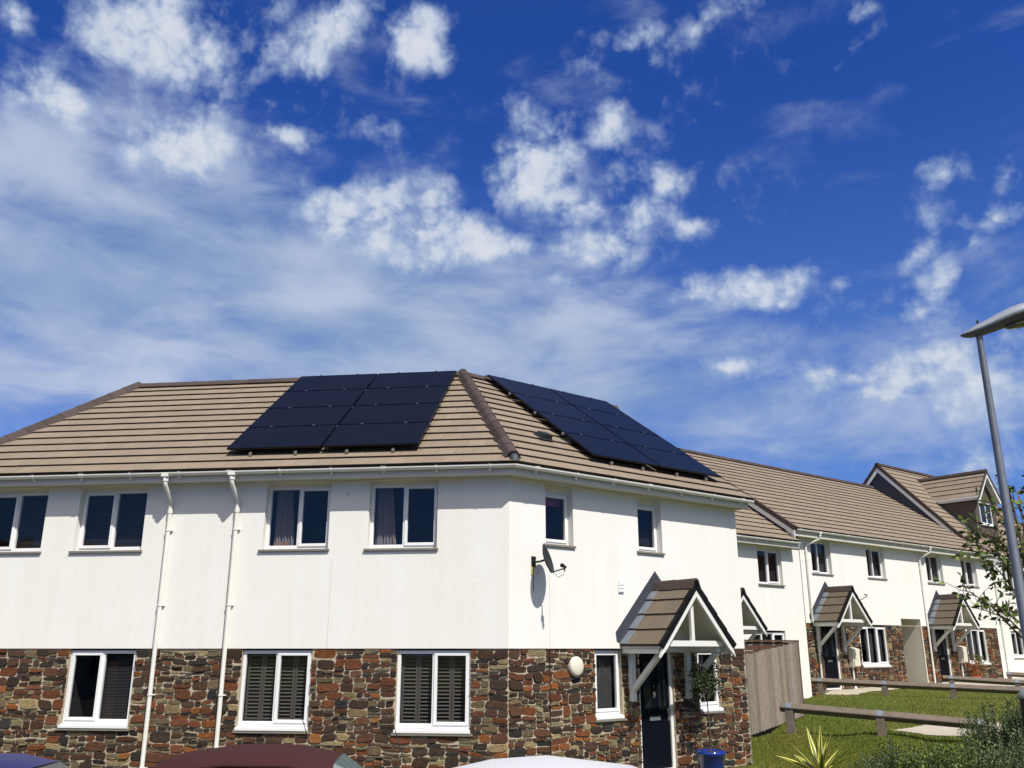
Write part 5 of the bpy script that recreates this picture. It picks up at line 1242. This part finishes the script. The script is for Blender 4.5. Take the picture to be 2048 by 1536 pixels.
car((q.x+.02, 8.3, gl_), radians(183), 'white car parked in front of the stone wall near the porch', M['carwhite'], 3.9, 1.7, HS3,
    rp=[(-1.6, .95, .62), (-1.35, HS3-.24, .54), (-.85, HS3-.085, .55), (-.1, HS3, .56), (.4, HS3-.03, .56), (.95, HS3-.14, .55), (1.30, .96, .64)], ant=((1.15, -.3, HS3-.18), (1.35, -.35, HS3+.40)))

# ================================================================== HOUSES ACROSS THE STREET (seen only as reflections in the windows)
def opposite(loc, az, label, Lh=22, H=4.9):
    F = frame(Vector(loc), azv(az), azv(az+pi/2)); e = empty('opposite_house', loc, 0, label, 'house', 'houses across the street, reflected in the windows')
    g = MB(F); g.box(0, Lh, 0, 8, 0, H); g.build('wall', M['brick_far'], e)
    g = MB(); tiles(g, F, -.3, Lh+.3, H, -.4, 4.4/cos(PIT), PIT, 90, gauge=.35, tw=1.2, th=.045); g.F = F; g.mi = 1; g.col = (1, 1, 1); zr = H+4.4*tan(PIT); g.poly([(-.3, 4, zr), (Lh+.3, 4, zr), (Lh+.3, 8.4, H), (-.3, 8.4, H)]); g.build('roof', [M['opptile'], M['tile_edge']], e)
    for k in range(7):
        for z in (1.0, 3.2): g = MB(F); s = 1.5+k*3; g.box(s, s+1.4, -.02, .04, z, z+1.2); g.build('window', M['doorglass'], e)
opposite((-24, -14, -2.35), radians(312), 'long rendered house across the street behind the viewer')
opposite((37, 56, -2.3), radians(178), 'long rendered house across the lawn to the right of the view', Lh=52, H=5.4)

# ================================================================== WORLD, SUN, CAMERA
SAZ, SEL = radians(151), radians(52)
wd = bpy.data.worlds.new('World'); SC.world = wd; wd.use_nodes = True; nt = wd.node_tree; N = nt.nodes; L = nt.links
bg = N['Background']; bg.inputs['Strength'].default_value = 1.0
def math_(op, a, b=None, c=None, clamp=False):
    n = N.new('ShaderNodeMath'); n.operation = op; n.use_clamp = clamp
    for i, x in enumerate((a, b, c)):
        if x is None: continue
        if isinstance(x, (int, float)): n.inputs[i].default_value = x
        else: L.new(x, n.inputs[i])
    return n.outputs[0]
def mixc(f, a, b, t='MIX'):
    n = N.new('ShaderNodeMix'); n.data_type = 'RGBA'; n.blend_type = t
    for i, x in ((0, f), (6, a), (7, b)):
        if isinstance(x, (int, float)): n.inputs[i].default_value = x
        elif isinstance(x, tuple): n.inputs[i].default_value = (*x, 1)
        else: L.new(x, n.inputs[i])
    return n.outputs[2]
sky = N.new('ShaderNodeTexSky'); sky.sky_type = 'NISHITA'; sky.sun_disc = False; sky.sun_elevation = SEL; sky.sun_rotation = SAZ; sky.air_density = 1.0; sky.dust_density = .3; sky.ozone_density = 3.0
tc = N.new('ShaderNodeTexCoord'); D = tc.outputs['Generated']
sp = N.new('ShaderNodeSeparateXYZ'); L.new(D, sp.inputs[0])
az = math_('ARCTAN2', sp.outputs[0], sp.outputs[1]); el = math_('ARCSINE', sp.outputs[2])
cb = N.new('ShaderNodeCombineXYZ'); L.new(az, cb.inputs[0]); L.new(el, cb.inputs[1]); AE = cb.outputs[0]
def noise_(vec, scale, detail=8, rough=.6, dist=0, off=(0, 0, 0), sc=(1, 1, 1)):
    mp = N.new('ShaderNodeMapping'); mp.inputs['Scale'].default_value = sc; mp.inputs['Location'].default_value = off; L.new(vec, mp.inputs[0])
    n = N.new('ShaderNodeTexNoise'); n.inputs['Scale'].default_value = scale; n.inputs['Detail'].default_value = detail; n.inputs['Roughness'].default_value = rough; n.inputs['Distortion'].default_value = dist
    L.new(mp.outputs[0], n.inputs[0]); return n
def ang(u, v): d = ray(u, v).normalized(); return atan2(d.x, d.y), asin(d.z)
# wobble the coordinates so that the cloud masses get uneven outlines
wob = noise_(AE, 5.5, 5, .6, off=(3, 1, 0)); vs_ = N.new('ShaderNodeVectorMath'); vs_.operation = 'MULTIPLY_ADD'; L.new(wob.outputs['Color'], vs_.inputs[0]); vs_.inputs[1].default_value = (.09, .08, 0); 
ad = N.new('ShaderNodeVectorMath'); ad.operation = 'ADD'; L.new(AE, ad.inputs[0]); ad.inputs[1].default_value = (-.045, -.04, 0); L.new(ad.outputs[0], vs_.inputs[2]); AW = vs_.outputs[0]
def blob(u, v, ru, rv, rot=0, amp=1.0):
    a, e = ang(u, v); a2, e2 = ang(u+ru, v); a3, e3 = ang(u, v-rv)
    k_ = 2.0 if amp > .3 else 1.5; ra = sqrt((a2-a)**2+(e2-e)**2)*k_; re = sqrt((a3-a)**2+(e3-e)**2)*k_
    if abs(rot) > 12:
        mp = N.new('ShaderNodeMapping'); mp.vector_type = 'TEXTURE'; mp.inputs['Location'].default_value = (a, e, 0); mp.inputs['Rotation'].default_value = (0, 0, radians(rot)); mp.inputs['Scale'].default_value = (ra, re, 1)
        L.new(AW, mp.inputs[0]); q = mp.outputs[0]
    else:
        n = N.new('ShaderNodeVectorMath'); n.operation = 'MULTIPLY_ADD'; L.new(AW, n.inputs[0]); n.inputs[1].default_value = (1/ra, 1/re, 0); n.inputs[2].default_value = (-a/ra, -e/re, 0); q = n.outputs[0]
    ln = N.new('ShaderNodeVectorMath'); ln.operation = 'LENGTH'; L.new(q, ln.inputs[0])
    return math_('MULTIPLY_ADD', ln.outputs['Value'], -amp, amp)
def acc(lst):
    o = None
    for b in lst:
        v = blob(*b); o = v if o is None else math_('MAXIMUM', o, v)
    return math_('MAXIMUM', o, 0.0)
CUM = [(340, 80, 150, 90, 0, 1.15), (430, 110, 80, 80, 0, .9), (250, 20, 80, 45, 0, .8), (360, 175, 60, 60, 0, .45), (640, 75, 110, 50, 35, 1.0), (570, 20, 30, 60, -30, .6), (700, 30, 50, 45, 0, .7), (835, 80, 58, 55, 0, 1.25),
       (350, 285, 130, 65, 10, 1.1), (270, 300, 60, 60, 0, .8), (570, 262, 65, 22, 10, .8), (535, 200, 25, 25, 0, .5), (110, 195, 110, 55, -15, .9), (30, 30, 60, 40, 0, .8), (60, 130, 40, 30, 0, .55), (25, 170, 60, 40, 0, .7), (735, 235, 60, 30, 0, .3), (740, 290, 60, 20, 0, .35), (820, 220, 30, 25, 0, .3),
       (1280, 90, 50, 35, 10, .8), (1215, 85, 30, 25, 0, .55), (1390, 55, 110, 45, 25, .6), (1450, 20, 80, 30, 0, .6), (1185, 145, 60, 40, -20, .55), (1310, 30, 60, 22, 0, .35), (1320, 190, 60, 30, 0, .35), (1225, 240, 50, 40, 0, .85), (1080, 240, 70, 45, 0, .75), (1055, 340, 75, 70, 0, 1.1), (1130, 290, 60, 50, 0, .7), (1140, 400, 90, 45, 0, 1.0), (1230, 350, 50, 50, 0, .7), (1340, 360, 50, 45, 0, .8),
       (1280, 430, 80, 50, 0, .95), (1390, 450, 60, 28, 0, .7), (1200, 490, 110, 45, 10, .9), (720, 400, 100, 55, -10, 1.0), (860, 400, 70, 50, 0, .8), (850, 480, 130, 55, 0, 1.3), (960, 490, 80, 35, -10, 1.2), (680, 440, 70, 45, 0, .8), (1120, 560, 100, 30, 0, .6), (1500, 575, 110, 40, 10, .95), (1580, 560, 40, 30, 0, .7), (1400, 590, 80, 30, 0, .6),
       (1900, 355, 60, 32, 0, .8), (1878, 440, 40, 50, 25, .5), (1850, 510, 55, 30, 20, .75), (1900, 560, 45, 50, -20, .8), (1865, 605, 50, 18, 0, .6), (1960, 500, 60, 25, 25, .6), (2010, 450, 55, 40, 30, .75), (2035, 360, 30, 45, -20, .7), (1940, 400, 40, 15, 20, .4), (1660, 750, 110, 45, -12, .8), (1850, 735, 120, 50, 0, 1.15), (1930, 790, 150, 60, 0, 1.0), (1780, 790, 110, 40, 0, .8), (1455, 735, 50, 24, -10, .75), (1680, 570, 30, 20, 0, .6), (1860, 655, 40, 18, 0, .45),
       (1730, 85, 90, 28, 40, .45), (1720, 10, 50, 22, 0, .6), (1680, 140, 60, 20, 20, .4), (1780, 380, 110, 14, -8, .25), (2010, 720, 50, 30, 0, .7), (1910, 930, 130, 50, 0, .75), (2010, 860, 60, 60, 0, .6), (1500, 680, 150, 30, 0, .45), (1560, 900, 120, 40, 0, .35), (760, 470, 80, 50, 0, .8), (300, 180, 420, 240, 0, .46), (1200, 370, 300, 220, 0, .46), (1940, 760, 260, 230, 0, .50), (1380, 100, 240, 100, 0, .42), (1600, 720, 260, 120, 0, .42), (760, 260, 160, 120, 0, .40), (1940, 480, 120, 200, 0, .42)]
VEIL = [(60, 600, 300, 220, 0, .9), (200, 720, 400, 90, 0, .8), (900, 560, 260, 60, 0, .6), (700, 760, 800, 120, 0, .85), (250, 640, 420, 120, 0, .9), (120, 370, 330, 150, 0, .9), (330, 450, 420, 150, 0, .95), (150, 560, 420, 170, 0, 1.2), (520, 540, 430, 130, 0, 1.15), (700, 640, 480, 150, 0, 1.1), (420, 700, 620, 110, 0, .75), (1050, 700, 380, 110, 0, 1.0), (1180, 790, 320, 90, 0, 1.0), (1130, 640, 300, 80, 0, .8), (1450, 820, 300, 110, 0, .65), (1700, 870, 350, 90, 0, .55), (40, 760, 200, 60, 0, .5), (1000, 620, 200, 70, 0, .8), (1950, 760, 200, 150, 0, .4), (1350, 640, 150, 40, 0, .7)]
n1 = noise_(AE, 12, 8, .60, dist=.15, sc=(1, 1.3, 1)); n2 = noise_(AE, 45, 4, .6, dist=.2, off=(5, 2, 0), sc=(1, 1.15, 1))
# billows: smooth cells on coordinates stirred by the noise
bw = N.new('ShaderNodeVectorMath'); bw.operation = 'MULTIPLY_ADD'; L.new(n1.outputs['Color'], bw.inputs[0]); bw.inputs[1].default_value = (.05, .05, 0); L.new(AE, bw.inputs[2])
vo = N.new('ShaderNodeTexVoronoi'); vo.voronoi_dimensions = '2D'; vo.feature = 'F1'; vo.inputs['Scale'].default_value = 30; vo.inputs['Detail'].default_value = 2; vo.inputs['Roughness'].default_value = .6; L.new(bw.outputs[0], vo.inputs['Vector'])
cs = acc(CUM)
def sstep(x, a, b):
    n = N.new('ShaderNodeMapRange'); n.interpolation_type = 'SMOOTHSTEP'; L.new(x, n.inputs[0]); n.inputs[1].default_value = a; n.inputs[2].default_value = b; return n.outputs[0]
nn1 = math_('ADD', math_('MULTIPLY', math_('SUBTRACT', n1.outputs[0], .5), 3.6), math_('ADD', math_('MULTIPLY', math_('SUBTRACT', n2.outputs[0], .5), 1.05), math_('MULTIPLY', math_('SUBTRACT', .42, vo.outputs['Distance']), .75)))
csq = sstep(cs, 0, .95)
den = math_('ADD', math_('MULTIPLY', csq, 1.25), math_('MULTIPLY', nn1, math_('MULTIPLY_ADD', csq, .35, .33)))
cum = math_('MULTIPLY', sstep(den, .12, 1.10), .95)
vn = noise_(AE, 4.2, 4, .55, dist=.4, off=(1, 7, 0), sc=(1, 2.1, 1)); vn2 = noise_(AE, 9, 5, .6, dist=.5, off=(9, 3, 0), sc=(.8, 2.0, 1))
veil0 = acc(VEIL); veil = math_('MULTIPLY', sstep(math_('ADD', math_('MULTIPLY', veil0, 1.35), math_('ADD', math_('MULTIPLY', math_('SUBTRACT', vn.outputs[0], .5), 1.6), math_('MULTIPLY', math_('SUBTRACT', vn2.outputs[0], .5), 1.5))), .02, 1.3), .86)
# bright warm broken cloud added behind the viewer, out of view, as fill light
rn_ = noise_(D, 2.2, 8, .6); rear_fill = math_('MULTIPLY', sstep(el, .22, .5), sstep(math_('ADD', math_('MULTIPLY', sp.outputs[1], -1.0), math_('MULTIPLY', math_('SUBTRACT', rn_.outputs[0], .5), 1.2)), -.02, .55))
wd.cycles.sampling_method = 'NONE'
tint = mixc(1.0, sky.outputs[0], (.078*.25, .078*.58, .078*1.45), 'MULTIPLY')
hz = sstep(el, .62, .02)
skyc = mixc(math_('MULTIPLY', hz, .55), tint, (.16, .29, .56))
veilc = mixc(sstep(math_('ADD', vn.outputs[0], math_('MULTIPLY', vn2.outputs[0], .4)), .5, .95), (.25, .36, .55), (.50, .57, .71))
ccol = mixc(sstep(den, .5, 1.5), (.38, .48, .66), (.66, .69, .76))
c1 = mixc(veil, skyc, veilc); c2 = mixc(cum, c1, ccol)
c3 = mixc(math_('MULTIPLY', rear_fill, .85), c2, (.86, .775, .62))
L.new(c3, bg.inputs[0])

sun = bpy.data.lights.new('sun', 'SUN'); sun.energy = 4.9; sun.angle = radians(.55); sun.color = (1.0, .965, .90)
so_ = bpy.data.objects.new('sun', sun); COL.objects.link(so_)
sdv = Vector((sin(SAZ)*cos(SEL), cos(SAZ)*cos(SEL), sin(SEL))); so_.rotation_euler = sdv.to_track_quat('Z', 'Y').to_euler(); so_.location = (0, -10, 20)

cam = bpy.data.cameras.new('camera'); co = bpy.data.objects.new('camera', cam); COL.objects.link(co); SC.camera = co
cam.sensor_width = 36; cam.lens = FPX/2048*36; cam.clip_end = 3000; cam.clip_start = .05
co.location = (0, 0, 0); co.rotation_euler = (radians(90)+PITCH, 0, 0)
SC.view_settings.view_transform = 'Standard'; SC.view_settings.look = 'None'; SC.view_settings.exposure = 0.10; SC.view_settings.gamma = 1
SC.render.engine = 'CYCLES'; SC.cycles.max_bounces = 8; SC.cycles.transparent_max_bounces = 12
SC.render.resolution_x = 1024; SC.render.resolution_y = 768
